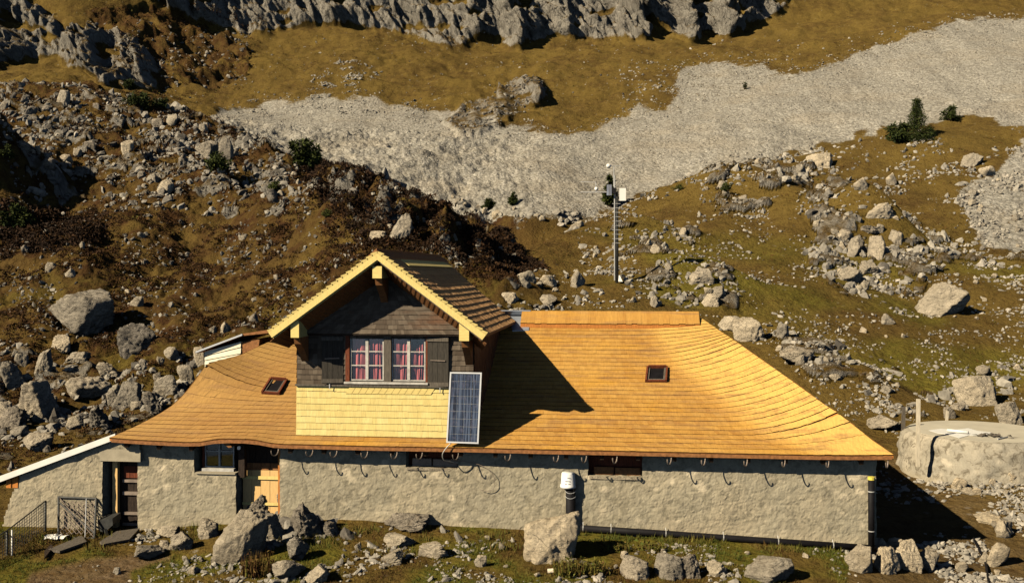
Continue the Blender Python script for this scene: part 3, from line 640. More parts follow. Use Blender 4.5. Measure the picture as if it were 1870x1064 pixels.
# ------------------------------------------------------------------ stone wall with its openings
CEL = 0.05
def wall_grid(name, polys_in, holes, depth, Yp, mat, parent, x0, x1, z0, z1, amp=1.0):
    nx, nz = int((x1 - x0) / CEL), int((z1 - z0) / CEL)
    xs = np.linspace(x0, x1, nx + 1); zs = np.linspace(z0, z1, nz + 1)
    XX, ZZ = np.meshgrid(xs, zs)
    dy = amp * (0.017 * fbm(XX / .30, ZZ / .22 + XX * .8, 3., 4) + 0.035 * fbm(XX / 1.6, ZZ / 1.2, 7., 2) + 0.009 * fbm(XX / .1, ZZ / .08, 1., 2))
    jx = 0.020 * pn(XX / .15, ZZ / .15, 4.); jz = 0.020 * pn(XX / .15, ZZ / .15, 8.)
    V0 = np.stack([XX + jx, Yp - 0.02 + dy, ZZ + jz], -1).reshape(-1, 3); V1 = V0.copy(); V1[:, 1] = Yp + depth
    cx, cz_ = (XX[:-1, :-1] + XX[1:, 1:]) / 2, (ZZ[:-1, :-1] + ZZ[1:, 1:]) / 2
    keep = np.zeros(cx.shape, bool)
    for p in polys_in: keep |= pip(p, cx, cz_)
    for h in holes: keep &= ~((cx > h[0]) & (cx < h[1]) & (cz_ > h[2]) & (cz_ < h[3]))
    idx = np.arange((nx + 1) * (nz + 1)).reshape(nz + 1, nx + 1); n = idx.size
    f = np.stack([idx[:-1, :-1], idx[:-1, 1:], idx[1:, 1:], idx[1:, :-1]], -1)[keep]
    K = np.pad(keep, 1); sides = []
    for (dz_, dx_, e) in ((0, -1, (3, 0)), (0, 1, (1, 2)), (-1, 0, (0, 1)), (1, 0, (2, 3))):
        nb = K[1 + dz_: K.shape[0] - 1 + dz_, 1 + dx_: K.shape[1] - 1 + dx_]; b = keep & ~nb
        q = np.stack([idx[:-1, :-1], idx[:-1, 1:], idx[1:, 1:], idx[1:, :-1]], -1)[b]
        sides.append(np.stack([q[:, e[0]], q[:, e[0]] + n, q[:, e[1]] + n, q[:, e[1]]], -1))
    Fa = np.concatenate([f, f[:, ::-1] + n] + sides); V = np.concatenate([V0, V1])
    used = np.unique(Fa); mp = np.zeros(len(V), int); mp[used] = np.arange(len(used))
    return put(mesh_np(name, V[used], mp[Fa], M[mat], smooth=False), parent)
def hole(px0, py0, px1, py1, Yp=WY):
    a, b = P(px0, py1, Yp), P(px1, py0, Yp); return (a.x, b.x, a.z, b.z)
HA, HW, HD = hole(187, 836, 254, 968, 22.60), hole(357, 790, 431, 862), hole(430, 780, 512, 960)
HS1, HS2 = hole(742, 800, 836, 853), hole(1075, 800, 1172, 869)
XW0, XW1 = P(252, 900, WY).x, P(1600, 900, WY).x
top = lambda x: ZE + .26
mainp = [(XW0, -.8), (XW1, -.8), (XW1, 2.30), (XW0, 2.30)]
wl = wall_grid('stone_wall', [mainp], [HW, HD, HS1, HS2], 0.5, WY, 'plaster', hut, XW0, XW1, -.8, 2.3)
wl['label'] = 'rough trowelled grey plaster over rubble stone'
MB().box((XW1 - .5, WY + .5, -.8), (XW1 - .02, 33, 2.3)).build('side_wall', M['plaster'], hut)
MB().box((XW0 + .02, WY + .5, -.8), (XW0 + .5, 33, 2.3)).build('side_wall', M['plaster'], hut)
MB().box((XW0 + .02, 32.9, -.8), (XW1 - .02, 33.3, 2.3)).build('back_wall', M['plaster'], hut)
# pale stones showing through the plaster at the foot and round the window
# annex at the left end under its own lean-to roof
ax = empty('lean_to_annex', (-13.5, 24.5, 0), 'small plastered lean-to with a white-edged sloping roof at the left end of the hut', 'annex')
AY = 22.60
pl = lambda px, py: (P(px, py, AY).x, P(px, py, AY).z)
annp = [pl(2, 1010), pl(8, 950), pl(22, 905), pl(28, 888), pl(40, 866), pl(120, 836), pl(215, 800), pl(256, 800), pl(256, 1010)]
wall_grid('annex_wall', [annp], [HA], 0.6, AY, 'plaster', ax, annp[0][0] - .1, annp[-1][0] - .01, -1.0, 2.3)
q = P(222, 815, WY - .1); MB().box((P(188, 0, WY).x, AY - .035, P(0, 836, WY).z + .02), (P(262, 0, WY).x, WY + .3, P(0, 806, WY).z - .1)).build('lintel', M['lintel_plaster'], ax)
MB().box((annp[0][0] + .1, WY + .4, -1), (annp[0][0] + .5, 29, .9)).build('side_wall', M['plaster'], ax)
a, b = P(210, 791, 22.45), P(-45, 885, 22.45)
m = MB(); m.prism([(a.x, 22.45, a.z), (a.x, 22.45, a.z - .15), (b.x, 22.45, b.z - .15), (b.x, 22.45, b.z)], (0, .06, 0)).build('roof_fascia', M['white_paint'], ax)
m = MB(); m.prism([(a.x, 22.5, a.z - .012), (a.x, 22.5, a.z - .1), (b.x, 22.5, b.z - .1), (b.x, 22.5, b.z - .012)], (0, 7, 0)).build('annex_roof', M['zinc'], ax)
m = MB()
for k in range(5):
    t0 = .1 + k * .2; m.beam((b.x + (a.x - b.x) * t0, 22.6, b.z + (a.z - b.z) * t0 - .16), (b.x + (a.x - b.x) * t0, 28, b.z + (a.z - b.z) * t0 - .16), .1, .13)
m.build('roof_rafters', M['dark_wood'], ax)
a = P(19, 866, WY); b = P(38, 888, WY)
MB().box((a.x, AY - .05, b.z), (a.x + .13, WY + .1, a.z + .05)).box((a.x + .14, AY - .03, b.z), (b.x + .02, WY + .1, a.z + .12)).build('gable_boards', M['orange_wood'], ax)
MB().box((annp[0][0] - .6, WY + 1.6, -1), (annp[0][0] + .5, WY + 1.7, 1.0)).build('side_boards', M['dark_wood'], ax)
# annex door
def planks(m, x0, x1, y, z0, z1, n, t=.03, mi=0):
    w = (x1 - x0) / n
    for i in range(n): m.box((x0 + i*w + .004, y + (i % 2) * .004, z0), (x0 + (i+1)*w - .004, y + t, z1), mi)
ad = empty('annex_door', (HA[0] + .4, AY + .35, 0), None, None); put(ad, ax)
m = MB(); m.box((P(206, 0, AY + .2).x, AY + .18, HA[2] - .05), (P(215, 0, AY + .2).x, AY + .3, HA[3] + .05)); m.box((P(215, 0, AY + .2).x + .005, AY + .2, HA[3] - .10), (HA[1] + .05, AY + .3, HA[3] + .04)); m.build('door_frame', M['door_wood'], ad)
xa, xb = P(217, 0, AY + .3).x, HA[1] + .06
zz = lambda py: P(235, py, AY + .3).z
m = MB(); planks(m, xa, xb, AY + .34, zz(963), zz(842), 4); m.build('door_leaf', M['dark_wood'], ad)
m = MB(); planks(m, xa + .12, xb, AY + .315, zz(872), zz(851), 4, .02); m.build('door_panel', M['red_wood'], ad)
for pa, pb in ((875, 880), (897, 903), (934, 939), (954, 959)):
    MB().box((xa + .1, AY + .29, zz(pb)), (xb, AY + .33, zz(pa))).build('door_batten', M['rusty_strap'], ad)
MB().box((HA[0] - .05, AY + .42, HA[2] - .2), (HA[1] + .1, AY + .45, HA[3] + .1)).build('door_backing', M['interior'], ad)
MB().box((P(190, 0, 22.9).x, 22.3, -.35), (P(256, 0, 22.9).x, WY + .4, -.14)).build('door_step', M['grey_wood'], ax)

# kitchen window beside the entrance
def window(name, parent, x0, x1, z0, z1, y, nv, nh, frame, t=.045, bar=.022, curtain=False, ft=.05):
    """casement: frame, glazing bars, one pane sheet, dark room behind"""
    fr = MB(); fr.box((x0, y, z0), (x0 + t, y + ft, z1)).box((x1 - t, y, z0), (x1, y + ft, z1)).box((x0 + t, y, z0), (x1 - t, y + ft, z0 + t)).box((x0 + t, y, z1 - t), (x1 - t, y + ft, z1))
    xm = [x0 + t + (x1 - x0 - 2*t) * (i + 1) / (nv + 1) for i in range(nv)]; zm = [z0 + t + (z1 - z0 - 2*t) * (i + 1) / (nh + 1) for i in range(nh)]
    for xx in xm: fr.box((xx - bar, y - .008, z0 + t), (xx + bar, y + .03, z1 - t))
    ed = [x0 + t] + xm + [x1 - t]
    for zc in zm:
        for i in range(nv + 1):
            a_ = ed[i] + (bar if i else 0); b_ = ed[i+1] - (bar if i < nv else 0)
            fr.box((a_, y + .002, zc - .012), (b_, y + .026, zc + .012))
    w = fr.build(name, M[frame], parent)
    MB().box((x0 + t, y + .034, z0 + t), (x1 - t, y + .038, z1 - t)).build('pane', M['glass'], w)
    return w
kx0, kx1 = P(378, 0, WY + .32).x, P(431, 0, WY + .32).x
kz0, kz1 = P(400, 851, WY + .32).z, P(400, 792, WY + .32).z
kw = window('kitchen_window', hut, kx0, kx1, kz0, kz1, WY + .20, 1, 1, 'old_white_paint', .03, .022)
MB().box((kx0 - .05, WY + .17, kz0), (kx0 - .003, WY + .26, kz1)).box((kx0 + .012, WY + .182, kz1 - .2), (kx1 - .02, WY + .19, kz1)).build('window_casing', M['red_wood'], kw)
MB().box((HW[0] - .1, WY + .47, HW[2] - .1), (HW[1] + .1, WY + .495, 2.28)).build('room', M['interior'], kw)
m = MB(); m.box((kx0 - .05, WY + .10, HW[2] + .002), (kx1 + .03, WY + .26, kz0 - .01)).build('window_sill', M['old_white_paint'], hut)
m = MB(); planks(m, HW[0] - .02, kx0 - .01, WY + .33, HW[2], 2.3, 3); m.build('window_boarding', M['dark_wood'], hut)
m = MB(); m.box((HW[0] + .02, WY - .06, HW[2] - .02), (HW[1], WY + .46, HW[2] + .015)).build('wall_coping', M['lintel_plaster'], hut)
# entrance: dark post, inside wall darkened to stand in for eave shade, pale half door
ent = empty('entrance_door', (P(480, 0, WY).x, WY + .3, 0), None, None); put(ent, hut)
x_ = P(437, 0, WY).x; MB().box((x_ - .03, WY + .02, HW[2] - .1), (x_ + .12, WY + .18, 2.2)).build('door_post', M['dark_wood'], ent)
m = MB(); planks(m, HD[0] - .1, HD[1] + .1, WY + .40, -.4, 2.28, 9); m.build('porch_wall', M['dark_wood'], ent)
dx0, dx1 = P(444, 0, WY + .3).x, P(510, 0, WY + .3).x; zz = lambda py: P(480, py, WY + .3).z
m = MB(); planks(m, dx0, dx1, WY + .28, -.25, zz(858), 4, .04); m.build('half_door', M['door_wood'], ent)
for pa, pb in ((868, 874), (916, 921)): MB().box((dx0, WY + .245, zz(pb)), (dx1 + .02, WY + .275, zz(pa))).build('door_batten', M['yellow_wood_h'], ent)
m = MB(); planks(m, dx0, dx1, WY + .30, zz(858) + .006, zz(845), 4, .03); m.build('door_ledge', M['soffit_wood'], ent)
MB().box((dx1 + .005, WY + .2, 0), (dx1 + .07, WY + .3, 2.1)).build('door_jamb', M['orange_wood'], ent)
q = P(437, 817, WY); MB().tube([(q.x, WY - .03, q.z), (q.x, WY + .02, q.z)], .045, 14).build('round_dial', M['alu'], ent)
# two small openings high in the wall
for h, (zs_) in ((HS1, 'old_white_paint'), (HS2, 'lintel_plaster')):
    v = empty('vent_opening', ((h[0] + h[1]) / 2, WY + .2, h[2]), None, None); put(v, hut)
    MB().box((h[0] - .1, WY + .3, h[2] - .05), (h[1] + .1, WY + .33, 2.3)).build('opening_boards', M['red_wood'], v)
    w = (h[1] - h[0]); MB().box((h[0] + .12, WY + .12, h[2] + .02), (h[0] + w * .47, WY + .2, h[2] + .20)).box((h[0] + w * .5, WY + .12, h[2] + .02), (h[1] - .03, WY + .2, h[2] + .19)).build('opening_sill', M['soffit_wood'] if h is HS2 else M['rusty_strap'], v)
    MB().box((h[0] + .02, WY - .05, h[2] - .05), (h[1] - .02, WY + .25, h[2] + .012)).build('stone_sill', M['pale_limestone'], v)

# gutter hooks along the eave
def hook(q, parent):
    m = MB(); pts = [Vector((q.x, YE + .10, q.z + .06))]
    for k in range(11):
        t = PI * (0.0 + k / 10 * 1.05); pts.append(Vector((q.x - .05 * (1 - math.cos(t)), YE + .02 - .11 + .11 * math.cos(t), q.z - .02 - .12 * math.sin(t) - .05)))
    pts.insert(1, Vector((q.x, YE + .02, q.z - .02)))
    m.tube(pts, .014, 5); return m.build('gutter_hook', M['rusty_strap'], parent)
for px in (508, 571, 615, 671, 725, 771, 837, 932, 1020, 1071, 1127, 1226, 1288, 1365, 1434, 1514, 1622):
    hook(Vector((P(px, 0, YE).x, YE, eave_z(min(P(px, 0, YE).x, XRv[0] - .1)) - .06)), hut)

# pipes
zb = lambda px: P(px, np.interp(px, [1060, 1600], [962, 1000]), WY - .08).z
m = MB(); pts = [Vector((P(px, 0, WY - .1).x, WY - .12, zb(px))) for px in (1050, 1200, 1400, 1600)]
dp = m.tube(pts, .075, 10).build('drain_pipe', M['black_plastic'], hut, True)
for px in (1064, 1115, 1215, 1320, 1420, 1520):
    x = P(px, 0, WY - .1).x; MB().tube([(x, WY - .12, zb(px)), (x + .02, WY - .12, zb(px + 2))], .083, 10).tube([(x + .01, WY - .1, zb(px) + .07), (x + .01, WY - .08, zb(px) + .13)], .008, 5).build('pipe_clip', M['galvanised'], dp)
xq = P(1590, 0, WY - .08).x; za, zb2 = P(1590, 875, WY - .1).z, P(1590, 998, WY - .1).z
dw = MB().tube([(xq, WY - .13, zb2), (xq, WY - .13, za)], .07, 12).build('downpipe', M['black_plastic'], hut, True)
MB().tube([(xq, WY - .13, za + .002), (xq, WY - .13, za + .07)], .078, 12).build('pipe_cap', M['yellow_cap'], dw)
for py in (896, 968): z_ = P(1590, py, WY - .1).z; MB().tube([(xq, WY - .13, z_ - .01), (xq, WY - .13, z_ + .012)], .078, 12).build('pipe_clip', M['galvanised'], dw)

# ------------------------------------------------------------------ dormer
dm = empty('dormer', (DXC, WY, 2.4), None, None); put(dm, hut)
RY0, RYE, RYR = 21.95, 28.0, 29.9                       # rake plane, back of the eave, back of the ridge
AP = P(690, 461, RY0); EL = P(492, 607, RY0); ER = P(888, 611, RY0)
DXC = AP.x; sl_ = (AP.z - ER.z) / (ER.x - AP.x)
zroof = lambda x: AP.z - sl_ * abs(x - AP.x)
def S_dr(u, v):                                         # right slope, u from rake to back, v from eave to ridge
    u, v = np.asarray(u, float), np.asarray(v, float); yb = RYE + (RYR - RYE) * v
    return np.stack([ER.x + (AP.x - ER.x) * v, RY0 + (yb - RY0) * u, ER.z + (AP.z - ER.z) * v - .04 * np.clip(3 * u, 0, 1) * np.sin(PI * v)], -1)
def S_dl(u, v):
    u, v = np.asarray(u, float), np.asarray(v, float); yb = RYE + (RYR - RYE) * v
    return np.stack([EL.x + (AP.x - EL.x) * v, yb + (RY0 - yb) * u, EL.z + (AP.z - EL.z) * v + 0 * u], -1)
dr = shingles('dormer_roof', S_dr, 15, 0.11, 'dormer_shingle', dm, lift=.030, seed=11); sheet('roof_boards', S_dr, 4, 4, .0, 'soffit_wood', dr, .05)
dl = shingles('dormer_roof', S_dl, 15, 0.11, 'dormer_shingle', dm, lift=.035, seed=12); sheet('roof_boards', S_dl, 4, 4, .0, 'soffit_wood', dl, .05)
m = MB(); m.prism([(AP.x - .02, RY0 - .02, AP.z + .05), (AP.x + .20, RY0 - .02, AP.z - .10), (AP.x + .20, RY0 - .02, AP.z - .13), (AP.x - .02, RY0 - .02, AP.z + .0)], (0, RYR - RY0 + .05, 0))
m.prism([(AP.x - .02, RY0 - .02, AP.z + .10), (AP.x - .22, RY0 - .02, AP.z - .07), (AP.x - .22, RY0 - .02, AP.z - .10), (AP.x - .02, RY0 - .02, AP.z + .03)], (0, RYR - RY0 + .05, 0))
m.build('ridge_cap', M['soffit_wood'], dm)
q0, q1 = P(724, 470, 23.3), P(806, 480, 28.8)
MB().hexa([(AP.x + .20, 23.2, zroof(AP.x + .2) + .0), (AP.x + .20, 29.2, zroof(AP.x + .2) + .0), (AP.x + .46, 29.2, zroof(AP.x + .46) + .045), (AP.x + .46, 23.2, zroof(AP.x + .46) + .045),
           (AP.x + .20, 23.2, zroof(AP.x + .2) + .02), (AP.x + .20, 29.2, zroof(AP.x + .2) + .02), (AP.x + .46, 29.2, zroof(AP.x + .46) + .06), (AP.x + .46, 23.2, zroof(AP.x + .46) + .06)]).build('ridge_board', M['yellow_wood_h'], dm)  # plank coloured golden to stand in for the sunlit band along the ridge
# stepped verge shingles, bargeboards
def verge(sgn, E):
    n = 22; m = MB(); b = MB(); A_ = Vector((AP.x, RY0, AP.z)); Eo = Vector((E.x, RY0, E.z)); d = (A_ - Eo); L = d.length; d.normalize()
    up = Vector((-d.z, 0, d.x)) if sgn < 0 else Vector((d.z, 0, -d.x)); up = up if up.z > 0 else -up
    for k in range(n):
        t0 = k / n * L; t1 = (k + 1.15) / n * L; p0 = Eo + d * t0; p1 = Eo + d * min(t1, L)
        m.prism([p0 + up * -.02 + Vector((0, -.05, 0)), p1 + up * -.03 + Vector((0, -.05, 0)), p1 + up * .03 + Vector((0, -.05, 0)), p0 + up * .075 + Vector((0, -.05, 0))], (0, .06, 0))
        # the shingle ends seen along the verge edge
    m.build('verge_shingles', M['fresh_shingle'], dm)
    o = Vector((0, -.065, 0))
    b.prism([Eo + up * -.14 + o, A_ + Vector((0, 0, -.17)) + o, A_ + Vector((0, 0, -.02)) + o, Eo + up * .0 + o], (0, .05, 0)); b.build('bargeboard', M['yellow_wood_h'], dm)
    i = MB(); o = Vector((0, .0, 0)); i.prism([Eo + up * -.17 + o, A_ + Vector((0, 0, -.21)) + o, A_ + Vector((0, 0, -.16)) + o, Eo + up * -.13 + o], (0, .035, 0)); i.build('inner_board', M['grey_wood'] if sgn > 0 else M['yellow_wood_h'], dm)
verge(-1, EL); verge(1, ER)
# soffit slats between purlins on each side
for s_, E in ((-1, EL), (1, ER)):
    m = MB(); A_ = Vector((AP.x, 0, AP.z - .075)); Eo = Vector((E.x, 0, E.z - .075)); n = 46
    for k in range(n):
        p0 = Eo.lerp(A_, (k + .06) / n); p1 = Eo.lerp(A_, (k + .94) / n); dz = -.012 if k % 2 else -.022
        qx, qz = -s_ * .20, -.30; zo = -.10
        m.hexa([(p0.x, RY0 + .04, p0.z + zo + dz - .018), (p1.x, RY0 + .04, p1.z + zo + dz - .018), (p1.x + qx, WY - .02, p1.z + qz + dz - .018), (p0.x + qx, WY - .02, p0.z + qz + dz - .018), (p0.x, RY0 + .04, p0.z + zo + dz), (p1.x, RY0 + .04, p1.z + zo + dz), (p1.x + qx, WY - .02, p1.z + qz + dz), (p0.x + qx, WY - .02, p0.z + qz + dz)])
    m.build('soffit', M['soffit_wood'], dm)
# gable wall with weathered shingles
zb_, zt_ = 2.33, P(680, 703, WY).z
gw = MB(); gw.prism([(DX0 + .015, WY + .22, 2.2), (DX1 - .015, WY + .22, 2.2), (DX1 - .015, WY + .22, zroof(DX1) - .10), (AP.x, WY + .22, AP.z - .10), (DX0 + .015, WY + .22, zroof(DX0) - .10)], (0, .08, 0))
for sx in (DX0 + .012, DX1 - .112): gw.box((sx, WY + .03, 2.2), (sx + .1, 29.3, zroof(sx) - .15))
gw.box((DX0 + .1, 29.2, 2.5), (DX1 - .1, 29.3, zroof(DX1) - .1)); gwall = gw.build('dormer_wall', M['dark_wood'], dm)
WX0, WX1, WZ0, WZ1 = P(634, 0, WY).x, P(779, 0, WY).x, P(700, 698, WY).z, P(700, 613, WY).z
inwin = lambda p: (p[:, 0] > WX0 - .0) & (p[:, 0] < WX1 + .0) & (p[:, 2] > WZ0 - .02) & (p[:, 2] < WZ1 + .03)
zl_top = zroof(DX0) - .08
shingles('wall_shingles', lambda u, v: np.stack([DX0 + (DX1 - DX0) * np.asarray(u), WY + .0 + 0 * np.asarray(u), zt_ + (zroof(DX1) - .1 - zt_) * np.asarray(v) + 0 * np.asarray(u)], -1), 12, .10, 'old_shingle', dm, lift=.03, seed=21, skip=inwin)
def S_gab(u, v):
    z0 = WZ1 + .05; u = np.asarray(u, float); v = np.asarray(v, float); z = z0 + (AP.z - .45 - z0) * v; hw = np.maximum(AP.z - .43 - z, .02) / sl_; x = AP.x + (2 * u - 1) * hw
    return np.stack([np.clip(x, DX0, DX1), WY - .16 * (1 - v) ** 2 * 1.0 - .005 + 0 * u, z + 0 * u], -1)
gb = shingles('gable_shingles', S_gab, 13, .10, 'old_shingle', dm, lift=.03, seed=22); sheet('gable_boarding', S_gab, 6, 6, .0, 'dark_wood', gb, .03)
MB().box((DX0 + .3, WY - .13, WZ1 + .005), (DX1 - .3, WY - .0, WZ1 + .04)).build('drip_board', M['dark_wood'], dm)
# side walls in brown shingles
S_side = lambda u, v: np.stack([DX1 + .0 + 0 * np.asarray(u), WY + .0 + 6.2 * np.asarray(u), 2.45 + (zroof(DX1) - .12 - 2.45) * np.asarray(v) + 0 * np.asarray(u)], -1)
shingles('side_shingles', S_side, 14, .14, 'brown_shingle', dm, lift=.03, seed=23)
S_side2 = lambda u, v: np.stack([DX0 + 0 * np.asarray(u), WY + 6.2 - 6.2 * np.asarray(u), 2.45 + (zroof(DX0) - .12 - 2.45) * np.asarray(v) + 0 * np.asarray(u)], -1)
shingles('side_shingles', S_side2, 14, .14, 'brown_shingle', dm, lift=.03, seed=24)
# apron of fresh yellow shingles with a zigzag top row
S_ap = lambda u, v: np.stack([DX0 - .01 + (DX1 - DX0 + .02) * np.asarray(u), WY - .05 + .03 * np.asarray(v), zb_ - .02 + (zt_ - zb_ + .02) * np.asarray(v) + 0 * np.asarray(u)], -1)
ap = shingles('apron_shingles', S_ap, 8, .12, 'fresh_shingle', dm, lift=.026, seed=25, jit=.002); sheet('apron_board', S_ap, 3, 3, 0, 'yellow_wood_h', ap, .02)
m = MB(); zz0, zz1 = P(700, 719, WY - .05).z, P(700, 705, WY - .05).z; x = P(632, 0, WY).x; xe = P(788, 0, WY).x
while x < xe:
    m.prism([(x, WY - .060, zz0), (x + .15, WY - .056, zz0), (x + .27, WY - .056, zz1), (x + .12, WY - .060, zz1)], (0, .012, 0)); x += .16
m.build('zigzag_trim', M['yellow_wood'], ap)
MB().box((DX0 - .03, WY - .09, zt_ - .03), (DX1 + .02, WY - .02, zt_ + .012)).build('apron_cap', M['grey_wood'], ap)
# purlin ends with brackets
def purlin(px0, px1, py0, py1, name='purlin_end', foot=None):
    a_, b_ = P(px0, py1, RY0 + .05), P(px1, py0, RY0 + .05)
    w = MB().box((a_.x, RY0 + .005, a_.z), (b_.x, WY + .1, b_.z)).build(name, M['yellow_wood'], dm)
    return a_, b_, w
pu = [purlin(681, 698, 486, 508), purlin(532, 547, 586, 616), purlin(839, 857, 590, 622)]
for (a_, b_, w) in pu:
    cx_ = (a_.x + b_.x) / 2; z0 = a_.z; hw = .085
    MB().prism([(cx_ - hw, RY0 + .12, z0 - .003), (cx_ - hw, RY0 + .20, z0 - .16), (cx_ - hw, WY - .30, z0 - .34), (cx_ - hw, WY - .02, z0 - .62), (cx_ - hw, WY - .02, z0 - .003)], (2 * hw, 0, 0)).build('knee_brace', M['soffit_wood'], dm)
# the double window
ml = P(708, 0, WY); 
dw_ = empty('dormer_window', ((WX0 + WX1) / 2, WY, WZ0), None, None); put(dw_, dm)
for (pa, pb, part) in ((640, 701, 0), (716, 777, 1)):
    x0, x1 = P(pa, 0, WY).x, P(pb, 0, WY).x
    w = window('casement', dw_, x0, x1, WZ0 + .04, WZ1 - .01, WY - .012, 1, 2, 'old_white_paint', .03, .035, ft=.03)
    # gathered curtain behind the glass
    V, Fs = [], []; n = 60; segs = [(x0 + .02, x1 - .02, 0)] if part == 0 else [(x0 + .02, x0 + (x1 - x0) * .52, 0), (x0 + (x1 - x0) * .54, x1 - .02, 1)]
    cm = MB()
    for (ca, cb, cut) in segs:
        vs, fs = [], []
        for i in range(n + 1):
            t = i / n; xx = ca + (cb - ca) * t; yy = WY + .062 + .018 * math.sin(t * 52 + 2 * math.sin(t * 9)) + .006 * math.sin(t * 131)
            topz = WZ1 - .02 if not cut else WZ1 - .02 - .45 * (1 - t) ** .7
            for j in range(4): vs.append((xx + (.02 * math.sin(j + t * 30)), yy, WZ0 + .05 + (topz - WZ0 - .05) * j / 3))
        for i in range(n):
            for j in range(3): fs.append((i*4 + j, (i+1)*4 + j, (i+1)*4 + j + 1, i*4 + j + 1))
        cm.add(vs, fs)
    cm.build('curtain', M['curtain_red'], w, True)
MB().box((WX0 - .02, WY + .012, WZ0 + .0), (WX1 + .02, WY + .0195, WZ1)).build('room', M['interior'], dw_) if False else None
MB().box((P(702, 0, WY).x, WY - .05, WZ0 + .02), (P(715, 0, WY).x, WY + .015, WZ1 + .02)).build('window_post', M['grey_wood'], dw_)
MB().box((WX0 - .03, WY - .045, WZ0 - .02), (P(639, 0, WY).x, WY + .018, WZ1)).box((P(778, 0, WY).x, WY - .045, WZ0 - .02), (WX1 + .03, WY + .018, WZ1)).build('window_frame', M['red_wood'], dw_)
MB().box((WX0 - .05, WY - .11, WZ0 - .03), (WX1 + .05, WY - .015, WZ0 + .018)).build('window_sill', M['old_white_paint'], dw_)
# shutters, folded open at a slight angle
def shutter(xh, xo, py0, py1, ang):
    z1, z0 = P(600, py0, WY - .1).z, P(600, py1, WY - .1).z; m = MB(); w = abs(xo - xh); n = 4; s_ = 1 if xo > xh else -1
    def X_(t): return Vector((xh + s_ * w * t, WY - .04 - w * t * math.tan(ang), 0))
    for i in range(n):
        a_, b_ = X_(i / n + .006), X_((i + 1) / n - .006); o = Vector((0, .028, 0))
        m.hexa([(a_.x, a_.y, z0), (b_.x, b_.y, z0), (b_.x, b_.y + .028, z0), (a_.x, a_.y + .028, z0), (a_.x, a_.y, z1), (b_.x, b_.y, z1), (b_.x, b_.y + .028, z1), (a_.x, a_.y + .028, z1)])
    sh = m.build('shutter', M['shutter_wood'], dw_)
    for f_ in (.055, .93):
        zc = z0 + (z1 - z0) * f_; a_, b_ = X_(.0), X_(1.0)
        MB().hexa([(a_.x, a_.y - .03, zc - .045), (b_.x, b_.y - .03, zc - .045), (b_.x, b_.y - .002, zc - .045), (a_.x, a_.y - .002, zc - .045), (a_.x, a_.y - .03, zc + .045), (b_.x, b_.y - .03, zc + .045), (b_.x, b_.y - .002, zc + .045), (a_.x, a_.y - .002, zc + .045)]).build('shutter_batten', M['grey_wood'], sh)
    a_, b_ = X_(.18), X_(.85); zc = (z0 + z1) / 2 + .03
    MB().beam((a_.x, a_.y - .02, zc), (b_.x, b_.y - .02, zc - .01), .02, .022).build('shutter_bar', M['rusty_strap'], sh)
    q = X_(.62); MB().tube([(q.x, q.y - .02, z0 - .01), (q.x, q.y - .03, z0 - .12)], .012, 6).build('shutter_catch', M['steel'], sh)
shutter(P(628, 0, WY).x, P(588, 0, WY - .1).x, 612, 700, .16)
shutter(P(780, 0, WY).x, P(819, 0, WY - .1).x, 612, 704, .10)

# skylights: small framed hatches set into the shingles
def skylight(px, py, w, h, skew=0.0):
    X_, Yc = None, None
    for v in np.linspace(0, 1, 600):                    # where this pixel meets the roof plane
        y = YE + (YR - YE) * v; p = P(px, py, y)
        if p.z <= zpl(v) + 0: break
    xl, xr = float(hipL(v)[0]), float(hipR(v)[0]); u = (p.x - xl) / (xr - xl)
    du = .5 / (xr - xl); dv = .03
    c = S_front(np.array([u]), np.array([v]))[0]; tx = Vector((1, 0, 0)); ty = Vector((0, 1, .46)).normalized()
    tx = Vector(S_front(np.array([u + du]), np.array([v]))[0] - c).normalized(); nn = tx.cross(ty).normalized()
    c = Vector(c) + nn * .02; q = lambda a, b, k: c + tx * (a + b * skew) + ty * b + nn * k
    s = empty('skylight', c, None, None); put(s, hut)
    f = MB(); t = .045
    def bar(a0, b0, a1, b1, k0, k1, mm): mm.hexa([q(a0, b0, k0), q(a1, b0, k0), q(a1, b1, k0), q(a0, b1, k0), q(a0, b0, k1), q(a1, b0, k1), q(a1, b1, k1), q(a0, b1, k1)])
    bar(-w/2 - t, -h/2 - t, -w/2, h/2 + t, -.05, .075, f); bar(w/2, -h/2 - t, w/2 + t, h/2 + t, -.05, .075, f)
    bar(-w/2, -h/2 - t, w/2, -h/2, -.05, .05, f); bar(-w/2, h/2, w/2, h/2 + t, -.05, .10, f); f.build('skylight_frame', M['red_wood'], s)
    g = MB(); bar(-w/2, -h/2, w/2, h/2, .012, .018, g); g.build('skylight_glass', M['black_plastic'], s)
    g = MB(); bar(-w/2 + .002, -h/2 + .002, -w/2 + .05, h/2 - .002, .02, .045, g); bar(w/2 - .05, -h/2 + .002, w/2 - .002, h/2 - .002, .02, .045, g); bar(-w/2 + .05, -h/2 + .002, w/2 - .05, -h/2 + .05, .02, .045, g); g.build('inner_frame', M['grey_wood'], s)
skylight(1199, 686, .46, .62, .08); skylight(502, 710, .40, .60)

